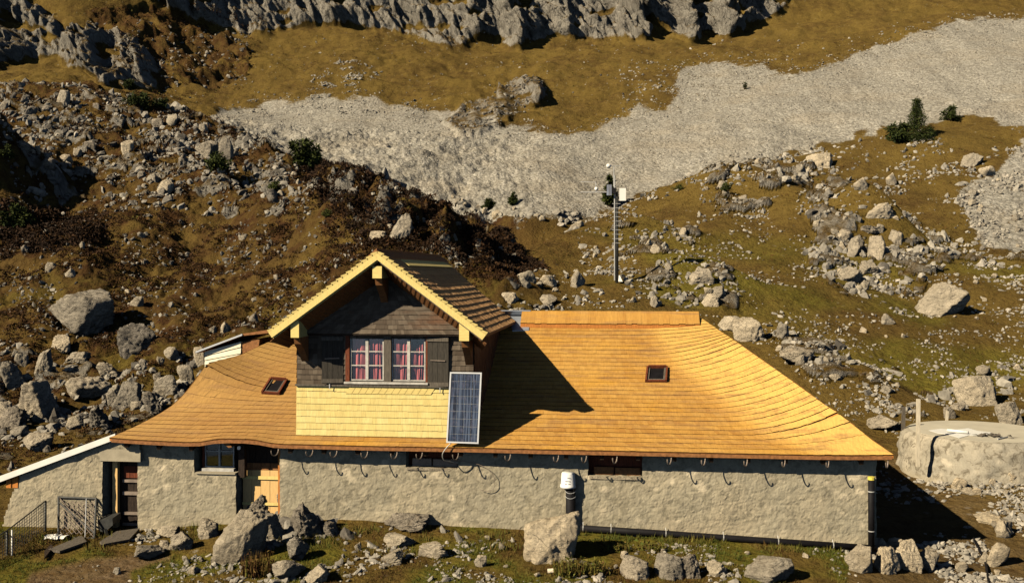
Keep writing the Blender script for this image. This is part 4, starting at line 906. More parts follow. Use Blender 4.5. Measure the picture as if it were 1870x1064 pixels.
# little boarded gablet on the left hip, and the grey flashing between dormer and ridge
YG = 26.2
gab = empty('hip_gablet', P(410, 650, YG), None, None); put(gab, hut)
m = MB(); n = 6; t0, t1 = (P(374, 641, YG), P(440, 622, YG)); b0, b1 = P(374, 690, YG), P(440, 690, YG)
for i in range(n):
    f0, f1 = i / n, (i + 1) / n - .02
    m.hexa([b0.lerp(t0, f0) + Vector((0, -.02 * (1 - 0), 0)), b1.lerp(t1, f0) + Vector((0, -.02, 0)), b1.lerp(t1, f0) + Vector((0, 2.5, 0)), b0.lerp(t0, f0) + Vector((0, 2.5, 0)), b0.lerp(t0, f1), b1.lerp(t1, f1), b1.lerp(t1, f1) + Vector((0, 2.5, 0)), b0.lerp(t0, f1) + Vector((0, 2.5, 0))])
m.build('gablet_boards', M['cream_paint'], gab)
a_, k_, b_ = P(358, 641, YG - .12), P(443, 609, YG - .12), P(500, 603, YG - .12)
m = MB(); m.prism([a_, k_, b_, b_ + Vector((0, 0, -.06)), k_ + Vector((0, 0, -.06)), a_ + Vector((0, 0, -.06))], (0, 3.0, 0)); m.build('gablet_roof', M['soffit_wood'], gab)
m = MB(); o = Vector((0, -.03, 0)); m.prism([a_ + o, k_ + o, k_ + o + Vector((0, 0, -.05)), a_ + o + Vector((0, 0, -.05))], (0, .03, 0)); m.build('gablet_verge', M['alu'], gab)
m = MB(); m.prism([P(440, 626, YG + .02), P(474, 618, YG + .02), P(468, 668, YG + .02), P(440, 672, YG + .02)], (0, 2, 0)); m.build('gablet_side', M['soffit_wood'], gab)
fa, fb = P(943, 572, 27.9), P(969, 605, 27.2)
yy = lambda v: YE + (YR - YE) * v
def rp(px, py, k=.04):
    for v in np.linspace(0, 1.05, 800):
        p = P(px, py, YE + (YR - YE) * v)
        if p.z <= zpl(min(v, 1)): break
    return p + Vector((0, -.02, k))
fl = MB(); c4 = [rp(936, 606), rp(966, 604), rp(969, 576), rp(930, 576)]
fl.hexa([c - Vector((0, 0, .03)) for c in c4] + c4); t4 = [rp(926, 582) + Vector((0,0,.02)), rp(968, 582) + Vector((0,0,.02)), Vector((P(969, 569, YR).x, YR, zt + .02)), Vector((P(912, 569, YR).x, YR, zt + .02))]
fl.hexa([c - Vector((0, 0, .03)) for c in t4] + t4); fl.build('metal_flashing', M['zinc'], hut)
# ------------------------------------------------------------------ props
# solar panel leaning on the eave and the dormer
def quadframe(c, inset, m_, t, back):
    n = (c[1] - c[0]).cross(c[3] - c[0]).normalized(); n = n if n.y < 0 else -n
    ux, uz = (c[1] - c[0]).normalized(), (c[3] - c[0]).normalized(); return n, ux, uz
sc_ = [P(815, 808, 22.22), P(874, 810, 22.22), P(880, 680, 22.60), P(822, 679, 22.60)]
pan = empty('solar_panel', (sc_[0] + sc_[1]) / 2, 'blue solar panel in a pale frame leaning against the right front of the dormer', 'solar panel')
n_, ux, uz = quadframe(sc_, 0, None, 0, 0); wP = (sc_[1] - sc_[0]).length; hP = (sc_[3] - sc_[0]).length
q = lambda a, b, k: sc_[0] + (sc_[1] - sc_[0]) * a + ((sc_[3] - sc_[0]) * (1 - a) + (sc_[2] - sc_[1]) * a) * b + n_ * k
def slab(m, a0, b0, a1, b1, k0, k1, mi=0): m.hexa([q(a0, b0, k0), q(a1, b0, k0), q(a1, b1, k0), q(a0, b1, k0), q(a0, b0, k1), q(a1, b0, k1), q(a1, b1, k1), q(a0, b1, k1)], mi)
fa_, fb_ = .035 / wP, .035 / hP
m = MB(); slab(m, 0, 0, fa_, 1, -.02, .022); slab(m, 1 - fa_, 0, 1, 1, -.02, .022); slab(m, fa_, 0, 1 - fa_, fb_, -.02, .022); slab(m, fa_, 1 - fb_, 1 - fa_, 1, -.02, .022); m.build('panel_frame', M['alu'], pan)
def cell_mat():
    m, t, b = new_mat('solar_cell', 0.35, 0.5); k = NT(t); p = k.obj()
    f = k.noise(k.scale(p, (1.5, .2, .02)), 18, 2, .7); f2 = k.noise(p, 9, 2)
    c = k.ramp(f, (0.36, (0.006, 0.010, 0.024)), (0.5, (0.022, 0.036, 0.072)), (0.64, (0.09, 0.12, 0.18)))
    c = k.mix(k.ramp(f2, (0.5, 0.0), (0.7, 0.5)), c, (0.10, 0.10, 0.15)); k.link(c, b.inputs['Base Color']); M['solar_cell'] = m
cell_mat()
m = MB(); nx_, nz_ = 4, 9
for i in range(nx_):
    for j in range(nz_):
        a0 = fa_ + (1 - 2*fa_) * i / nx_; a1 = fa_ + (1 - 2*fa_) * (i + 1) / nx_; b0 = fb_ + (1 - 2*fb_) * j / nz_; b1 = fb_ + (1 - 2*fb_) * (j + 1) / nz_
        slab(m, a0 + .006, b0 + .0022, a1 - .006, b1 - .0022, .004, .008)
m.build('solar_cells', M['solar_cell'], pan)
m = MB(); slab(m, fa_, fb_, 1 - fa_, 1 - fb_, -.012, .001); m.build('back_sheet', M['galvanised'], pan)
a_ = q(.15, 0, -.01)
pts = [a_, a_ + Vector((-.10, -.03, -.10)), a_ + Vector((-.20, -.02, -.26)), a_ + Vector((-.18, .1, -.42)), a_ + Vector((-.05, .35, -.50)), a_ + Vector((.12, .5, -.56))]
def smooth_path(pts, n=6):
    out = []
    for i in range(len(pts) - 1):
        p0, p1, p2, p3 = pts[max(i-1, 0)], pts[i], pts[i+1], pts[min(i+2, len(pts)-1)]
        for k in range(n):
            t = k / n; out.append(0.5 * ((2 * p1) + (p2 - p0) * t + (2*p0 - 5*p1 + 4*p2 - p3) * t*t + (3*p1 - p0 - 3*p2 + p3) * t**3))
    return out + [pts[-1]]
MB().tube(smooth_path(pts), .012, 6).build('panel_cable', M['galvanised'], pan, True)
pts = [P(824, 838, WY - .12), P(850, 842, WY - .1), P(880, 850, WY - .10), P(900, 866, WY - .1), P(903, 888, WY - .1), P(890, 896, WY - .09), P(876, 893, WY - .09)]
tag(MB().tube(smooth_path(pts), .007, 5).build('wall_cable', M['rusty_strap']), 'thin loose cable looping over the plaster under the solar panel', 'cable')

# white bucket upside down on a black post
bx, by = P(1042, 900, 22.6).x, 22.6
bz1, bz0 = P(1037, 862, 22.6).z, P(1037, 889, 22.6).z
bu = empty('bucket_post', (bx, by, 0), 'black post topped by an upturned white bucket behind the big pale boulder', 'post')
MB().tube([(bx, by, -.3), (bx, by, bz0 + .06)], .112, 16).build('post', M['black_plastic'], bu, True)
bk = MB().tube([(bx - .06, by, bz0), (bx - .06, by, bz0 + .05), (bx - .055, by, bz0 + .052), (bx - .055, by, bz1 - .02), (bx - .055, by, bz1)], [.185, .183, .172, .155, .145], 26).build('bucket', M['bucket_white'], bu, True)
rg = random.Random(5); m = MB()
for i, (px, py, w, h) in enumerate([(1038, 872, 5, 1.4), (1036, 878, 9, 1.6), (1039, 883, 3, 2), (1033, 883, 3, 1.5)]):   # worn grey print
    q_ = P(px, py, by - .17); m.box((q_.x - w * .006, by - .172, q_.z - h * .006), (q_.x + w * .006, by - .166, q_.z + h * .006))
m.build('worn_print', M['alu'], bk)
for z in (bz0 - .10, bz0 - .22): MB().tube([(bx + .125 * math.cos(t), by + .125 * math.sin(t), z + .02 * math.cos(t * 2)) for t in np.linspace(0, 2 * PI, 20)], .006, 5).build('wire_tie', M['alu'], bu)

# round concrete tank
tx, ty = W2(1792, 29.3); tg = gz(tx, ty); TZ = P(1700, 500, 10).z * 0 + 1.46
tk = empty('water_tank', (tx, ty, tg), 'round stone walled water tank with a flat beige concrete top beside the hut', 'water tank')
prof = [(2.42, -.9), (2.38, .35), (2.33, .7), (2.26, 1.05), (2.20, 1.30), (2.12, 1.42), (2.02, TZ)]
prof2 = []
for (r0, z0), (r1, z1) in zip(prof[:-1], prof[1:]):
    for k in range(6): prof2.append((r0 + (r1 - r0) * k / 6, z0 + (z1 - z0) * k / 6))
prof2.append(prof[-1]); na = 200
pr = np.array(prof2); th = np.linspace(0, 2 * PI, na, endpoint=False); RR, TT = np.meshgrid(pr[:, 0], th, indexing='ij'); ZZ_ = np.broadcast_to(pr[:, 1][:, None], RR.shape)
xx, yy_ = np.cos(TT) * 3, np.sin(TT) * 3; RR = RR + (0.09 * fbm(xx * 1.6, yy_ * 1.6, ZZ_ * 2.2, 4) + 0.07 * fbm(xx * .5, yy_ * .5, ZZ_, 2)) * np.clip((TZ + .05 - ZZ_) * 6, .1, 1)
V = np.stack([tx + RR * np.cos(TT), ty + RR * np.sin(TT), ZZ_ + 0 * RR], -1).reshape(-1, 3); idx = np.arange(len(V)).reshape(len(prof2), na)
Fq_ = np.stack([idx[:-1], np.roll(idx, -1, 1)[:-1], np.roll(idx, -1, 1)[1:], idx[1:]], -1).reshape(-1, 4)
put(mesh_np('tank_wall', V, Fq_, M['tank_stone'], smooth=True), tk)
MB().tube([(tx, ty, TZ - .2), (tx, ty, TZ + .004)], 2.03, 90).build('tank_top', M['concrete'], tk)
def rock_like(c):
    rg = np.random.default_rng(3); V, Fx = [], []
    for k_ in range(26):
        p = np.array(c) + np.array([rg.normal(0, .22), rg.normal(0, .12), .02 + .04 * rg.random()]); e = rg.normal(size=(4, 3)) * np.array([.07, .07, .03]); V += list(p + e); b = 4 * k_; Fx += [[b, b+1, b+2], [b, b+2, b+3], [b, b+3, b+1], [b+1, b+3, b+2]]
    return np.array(V), np.array(Fx)
def on_tank(px, py, dz=.006):                           # pixel -> point on the tank's flat top
    d = (H - TZ) * F_PX / (py - HOR); x, y = W2(px, d); return Vector((x, y, TZ + dz))
m = MB(); pts = [on_tank(*c) for c in ((1696, 786), (1718, 783), (1742, 785), (1768, 782), (1786, 787), (1812, 790), (1796, 796), (1770, 795), (1752, 800), (1730, 793), (1712, 791))]
m.prism(pts, (0, 0, .01)); tag(m.build('tarp_scrap', M['white_paint']), 'flat white scrap of sheet lying on the tank top', 'sheet')
tag(MB().tube([on_tank(1730, 789, .06), on_tank(1768, 793, .06)], .05, 12).build('white_pipe', M['white_paint'], None, True), 'short white pipe lying on the tank top', 'pipe')
c_ = on_tank(1810, 797); Vd, Fd = rock_like(c_)
tag(mesh_np('debris_pile', Vd, Fd, M['grey_wood']), 'small grey heap of debris on the tank top right of the white sheet', 'debris')
tag(MB().tube([on_tank(1822, 803, .03), on_tank(1840, 799, .03)], .02, 6).build('grey_stick', M['galvanised']), 'short pale stick lying at the right of the tank top', 'stick')
# stakes
for px, pt, pb, Yd, mat, lab in ((1649, 742, 802, 31.2, 'grey_wood', 'short grey wooden stake left of the tank, farther from it'),
                                (1676, 728, 832, 28.95, 'pale_wood', 'tall pale wooden stake standing in front of the left edge of the tank'),
                                (1726, 750, 790, 33.6, 'pale_wood', 'thin pale stake standing behind the tank')):
    a_, b_ = P(px, pb, Yd), P(px + (4 if px == 1726 else 1), pt, Yd)
    tag(MB().beam(a_ - Vector((0, 0, .3)), b_, .10 if px != 1726 else .07, .08, (0, 1, 0)).build('wooden_stake', M[mat]), lab, 'stake', 'wooden stakes round the water tank')

# mesh fence at the lower left
def meshpanel(name, c, nx, nz, r, mat, parent, wob=0.0, seed=1):
    rg = random.Random(seed); m = MB(); f = lambda a, b: (c[0] * (1-a) + c[1] * a) * (1-b) + (c[3] * (1-a) + c[2] * a) * b
    for i in range(1, nx):
        m.tube([f(i / nx, 0), f(i / nx + rg.uniform(-wob, wob), .5) , f(i / nx, 1)], r, 4, cap=False)
    for j in range(1, nz): m.tube([f(0, j / nz), f(.5, j / nz + rg.uniform(-wob, wob)), f(1, j / nz)], r, 4, cap=False)
    return m.build(name, mat, parent)
fA = P(83, 977, 22.3); fB = P(13, 1036, 20.6); fC = P(-60, 1085, 19.4)
fence = empty('wire_fence', fA, 'rusty wire mesh fence on thin posts dropping towards the viewer at the lower left', 'fence')
tops = [P(83, 914, 22.3), P(13, 968, 20.6), P(-60, 1012, 19.4)]
for a_, b_ in zip((fA, fB, fC), tops): MB().tube([a_ - Vector((0, 0, .3)), b_], .028, 8).build('fence_post', M['dark_steel'], fence, True)
MB().tube([fB - Vector((-.12, 0, .3)), tops[1] + Vector((.12, 0, .02))], .02, 8).build('fence_post', M['galvanised'], fence, True)
for i in (0, 1):
    lo, hi = (fA, fB, fC)[i:i+2], tops[i:i+2]; c = [lo[1], lo[0], hi[0], hi[1]]
    pnl = meshpanel('mesh_panel', c, 16, 12, .006, M['dark_steel'], fence, seed=i)
    MB().tube([hi[0], hi[1]], .017, 6).build('top_rail', M['dark_steel'], pnl); MB().tube([lo[0] + Vector((0, 0, .04)), lo[1] + Vector((0, 0, .04))], .014, 6).build('bottom_rail', M['dark_steel'], pnl)
# old gate leaning on the annex wall
g = [hit(106, 983)[0], hit(172, 984)[0], P(176, 910, 22.56), P(107, 907, 22.56)]
gate = empty('wire_gate', g[0], 'square dark wire mesh gate with a diagonal brace leaning on the annex wall', 'gate')
m = MB()
for i in range(4): m.tube([g[i], g[(i + 1) % 4]], .028, 8)
m.build('gate_frame', M['dark_steel'], gate)
MB().tube([g[3].lerp(g[0], .12), g[1].lerp(g[2], .12)], .022, 7).build('brace', M['dark_steel'], gate)
MB().tube([g[0].lerp(g[1], .76) - Vector((0, .04, .06)), g[3].lerp(g[2], .76) - Vector((0, .04, 0))], .014, 7).build('upright_bar', M['steel'], gate)
rg = random.Random(8); m = MB(); ff = lambda a, b: g[0].lerp(g[1], a).lerp(g[3].lerp(g[2], a), b)
for k in range(15):
    o = (k - 7) / 7.5
    for s_ in (1, -1):
        p = []
        for t in np.linspace(0, 1, 9):
            a = t; b = (t if s_ > 0 else 1 - t) + o
            if 0 <= b <= 1: p.append(ff(a, b) + Vector((rg.uniform(-.008, .008), 0, rg.uniform(-.008, .008))))
        if len(p) > 1: m.tube(p, .010, 4, cap=False)
m.build('gate_mesh', M['rusty_strap'], gate)
# dark trough on a leg by the annex door
a_ = P(180, 958, 22.4); b_ = P(213, 950, 22.5)
tr = empty('feed_trough', a_, 'small dark tilted trough on one leg left of the annex door', 'trough')
MB().prism([P(178, 950, 22.3), P(205, 946, 22.3), P(206, 958, 22.3), P(190, 972, 22.3), P(180, 968, 22.3)], (0, .4, .05)).build('trough_body', M['dark_steel'], tr)
MB().beam(P(192, 966, 22.3), P(200, 999, 22.15), .07, .07).build('leg', M['dark_steel'], tr)
# planks, stones and rags on the path to the annex
for pts, mat, name, cat, lab in (
    ([(88, 1010), (150, 985), (158, 996), (110, 1014)], 'grey_wood', 'wooden_plank', 'plank', 'dark grey plank lying on the grass in front of the wire gate'),
    ([(80, 1025), (80, 1012), (92, 1000), (97, 1004)], 'dark_wood', 'wooden_plank', 'plank', 'short dark plank on edge beside the left end of the path'),
    ([(182, 995), (212, 976), (256, 970), (236, 992), (188, 1001)], 'grey_wood', 'wooden_ramp', 'ramp', 'flat weathered wooden ramp below the annex door')):
    c = []
    for p in pts:
        w, _ = hit(*p); c.append(w + Vector((0, 0, .03)))
    tag(MB().prism(c, (0, 0, .05)).build(name, M[mat]), lab, cat)
c, _ = hit(1000, 1047); c2, _ = hit(1062, 1047)
tag(MB().tube([c + Vector((0, 0, .05)), c.lerp(c2, .5) + Vector((0, .01, .06)), c2 + Vector((0, 0, .05))], [.045, .05, .04], 9).build('wooden_pole', M['pale_wood'], None, True), 'pale stripped pole lying in the grass below the big boulder', 'pole')
c = [hit(*p)[0] for p in ((1778, 985), (1787, 1005), (1800, 1030), (1806, 1068))]
tag(MB().tube(smooth_path([p + Vector((0, 0, .04)) for p in c]), .028, 8).build('black_hose', M['black_plastic'], None, True), 'black hose running down over the stones at the lower right', 'hose')
V, Fs = [], []; c, _ = hit(105, 985); n = 14
for i in range(n + 1):
    for j in range(7):
        a, b = i / n - .5, j / 6 - .5; V.append((c.x + a * .5, c.y + b * .3, c.z + .05 + .06 * float(pn(a * 5, b * 6, 3.)) + .05 * (1 - 4 * b * b)))
for i in range(n):
    for j in range(6): Fs.append((i*7 + j, (i+1)*7 + j, (i+1)*7 + j + 1, i*7 + j + 1))
m = MB(); m.add(V, Fs); tag(m.build('white_rag', M['white_paint'], None, True), 'crumpled white rag on the grass at the foot of the wire gate', 'rag')

# weather station mast on the slope behind the roof
mb, md = hit(1127, 517); mb.z -= .2
mp = lambda px, py, dy=0.0: P(px, py, mb.y + dy)
ms = empty('weather_mast', mb, 'slim dark weather station mast with a white box, on the slope behind the roof', 'weather mast')
MB().tube([mb, mp(1126, 350)], .085, 8).build('mast_pole', M['dark_steel'], ms, True)
MB().tube([mp(1122.5, 512, -.1), mp(1122.5, 320, -.1)], .035, 6).build('cable_duct', M['galvanised'], ms)  # pale strip standing in for the sunlit left edge of the pole
m = MB()
for py in range(372, 445, 8): m.tube([mp(1118, py, -.1), mp(1133, py, -.1)], .016, 5)
r_ = m.build('climbing_rungs', M['galvanised'], ms)
a_, b_ = mp(1131, 367, -.15), mp(1143, 344, -.15); MB().box((a_.x, mb.y - .3, a_.z), (b_.x, mb.y + .0, b_.z)).build('instrument_box', M['white_paint'], ms)
a_, b_ = mp(1108, 357, -.15), mp(1117, 337, -.15); MB().hexa([(a_.x, mb.y - .25, a_.z), (b_.x, mb.y - .30, a_.z), (b_.x, mb.y - .26, a_.z), (a_.x, mb.y - .21, a_.z), (a_.x, mb.y - .1, b_.z), (b_.x, mb.y - .15, b_.z), (b_.x, mb.y - .11, b_.z), (a_.x, mb.y - .06, b_.z)]).build('small_solar_panel', M['solar_cell'], ms)
a_, b_ = mp(1117, 354, -.15), mp(1125, 343, -.15); MB().box((a_.x, mb.y - .22, a_.z), (b_.x, mb.y - .02, b_.z)).build('logger_box', M['black_plastic'], ms)
MB().tube([mp(1060, 351), mp(1124, 351)], .022, 6).build('side_boom', M['alu'], ms)
MB().tube([mp(1060, 332), mp(1088, 333)], .016, 6).tube([mp(1088, 333), mp(1089, 351)], .014, 5).build('sensor_arm', M['alu'], ms)
s_ = mp(1089, 345); MB().tube([s_ - Vector((0, 0, .1)), s_ - Vector((0, 0, .07)), s_, s_ + Vector((0, 0, .07)), s_ + Vector((0, 0, .1))], [.02, .08, .1, .08, .02], 12).build('sensor_globe', M['white_paint'], ms, True)
MB().tube([mp(1121, 350), mp(1121, 304)], .028, 6).tube([mp(1113, 303), mp(1135, 303)], .02, 6).build('top_mast', M['galvanised'], ms)
s_ = mp(1112, 303); MB().tube([s_ - Vector((.13, 0, 0)), s_ - Vector((.1, 0, 0)), s_, s_ + Vector((.12, 0, 0))], [.03, .1, .12, .03], 12).build('wind_sensor', M['white_paint'], ms, True)
m = MB(); m.hexa([mp(1129, 514, -.3), mp(1137, 514, -.3), mp(1137, 514, .1), mp(1129, 514, .1), mp(1130, 503, -.2), mp(1132, 503, -.2), mp(1132, 503, 0), mp(1130, 503, 0)]); m.build('foot_bracket', M['white_paint'], ms)

# ------------------------------------------------------------------ rocks
def ico(sub):
    import bmesh
    bm = bmesh.new(); bmesh.ops.create_icosphere(bm, subdivisions=sub, radius=1); V = np.array([v.co[:] for v in bm.verts]); Fa = np.array([[v.index for v in f.verts] for f in bm.faces]); bm.free(); return V, Fa
ICO = {s: ico(s) for s in (1, 2, 4, 5)}
def rock_verts(sub, seed, rough=1.0, k=8):
    V, Fa = ICO[sub]; rg = np.random.default_rng(seed)
    k2 = 9 if sub >= 4 else 0; N = rg.normal(size=(k + k2, 3)); N /= np.linalg.norm(N, axis=1)[:, None]; d = np.concatenate([rg.uniform(.42, .85, k), rg.uniform(.75, .98, k2)])
    N = np.vstack([N, [[0, 0, -1]], [[0, 0, 1]]]); d = np.append(d, [.7, rg.uniform(.6, .9)])
    dots = V @ N.T; r = np.where(dots > .12, d[None] / np.maximum(dots, .12), 9.)
    s = np.sort(r, 1); r = np.minimum(s[:, 0], 1.2)
    P_ = V * r[:, None]
    if sub >= 4:
        o = rg.uniform(0, 50, 3)
        x, y, z = P_[:, 0] * 1.3 + o[0], P_[:, 1] * 1.3 + o[1], P_[:, 2] * 1.3 + o[2]
        ax = rg.normal(size=3); ax[2] += 1.5; ax /= np.linalg.norm(ax); q_ = (P_ @ ax) * 4.2 + .9 * fbm(x, y, z, 2); q_ = q_ - np.floor(q_)
        rr = .09 * fbm(x, y, z, 3) + .07 * (ridged(x * 2.2, y * 2.2, z * 3.2, 5) - .6) + .035 * (np.minimum(q_ / .8, (1 - q_) / .2) - .5) + .02 * fbm(x * 7, y * 7, z * 7, 3)
        P_ = P_ * (1 + rough * rr)[:, None]
    else: P_ = P_ * (1 + rg.uniform(-.10, .10, len(P_)))[:, None]
    P_ = P_ / np.abs(P_).max(0)[None] if sub >= 4 else P_
    return P_, Fa
def rock_mesh(name, sub, seed, mat, rough=1.0):
    V, Fa = rock_verts(sub, seed, rough)
    o = mesh_np(name, V, Fa, M[mat], smooth=sub >= 4); me = o.data; bpy.data.objects.remove(o); return me
LIB = {}
for mat in ('limestone', 'pale_limestone', 'dark_limestone', 'cream_limestone'):
    LIB[mat, 5] = [rock_mesh('boulder', 5, 40 + i * 7 + len(mat), mat, 1.0 if mat != 'dark_limestone' else 1.9) for i in range(6)]
    LIB[mat, 4] = [rock_mesh('boulder', 4, 140 + i * 7 + len(mat), mat, 1.1) for i in range(9)]
rgb = random.Random(21)
VAR = {'broad pale boulder': 1, 'huge grey boulder': 4, 'tall pale grey': 0}
def boulder(px, pb, w, h, mat, label, group=None, tilt=0.0, deep=.75, sub=None, sink=.18, name='boulder', var=None):
    for k_ in VAR:
        if label.startswith(k_): var = VAR[k_]
    g_, d = hit(px, pb); s = d / F_PX; W, Hh = w * s, h * s; Dp = W * deep
    sub = sub or (5 if w > 38 else 4); lib = LIB[mat, sub]; me = lib[(var if var is not None else rgb.randrange(99)) % len(lib)]
    o = bpy.data.objects.new(name, me); C.objects.link(o)
    zh = Hh * (1 + sink) / 2; f = Vector((-ST, CT, 0))
    o.location = g_ + f * (Dp * .42) + Vector((0, 0, zh - Hh * sink))
    o.scale = (W / 2 * 1.04, Dp / 2 * 1.04, zh * 1.04); o.rotation_euler = (rgb.uniform(-.12, .12), tilt, TH + (rgb.choice((0, PI)) if abs(tilt) < .15 else 0) + rgb.uniform(-.3, .3))
    return tag(o, label, 'rock', group)
L_, PL, DK, CR = 'limestone', 'pale_limestone', 'dark_limestone', 'cream_limestone'
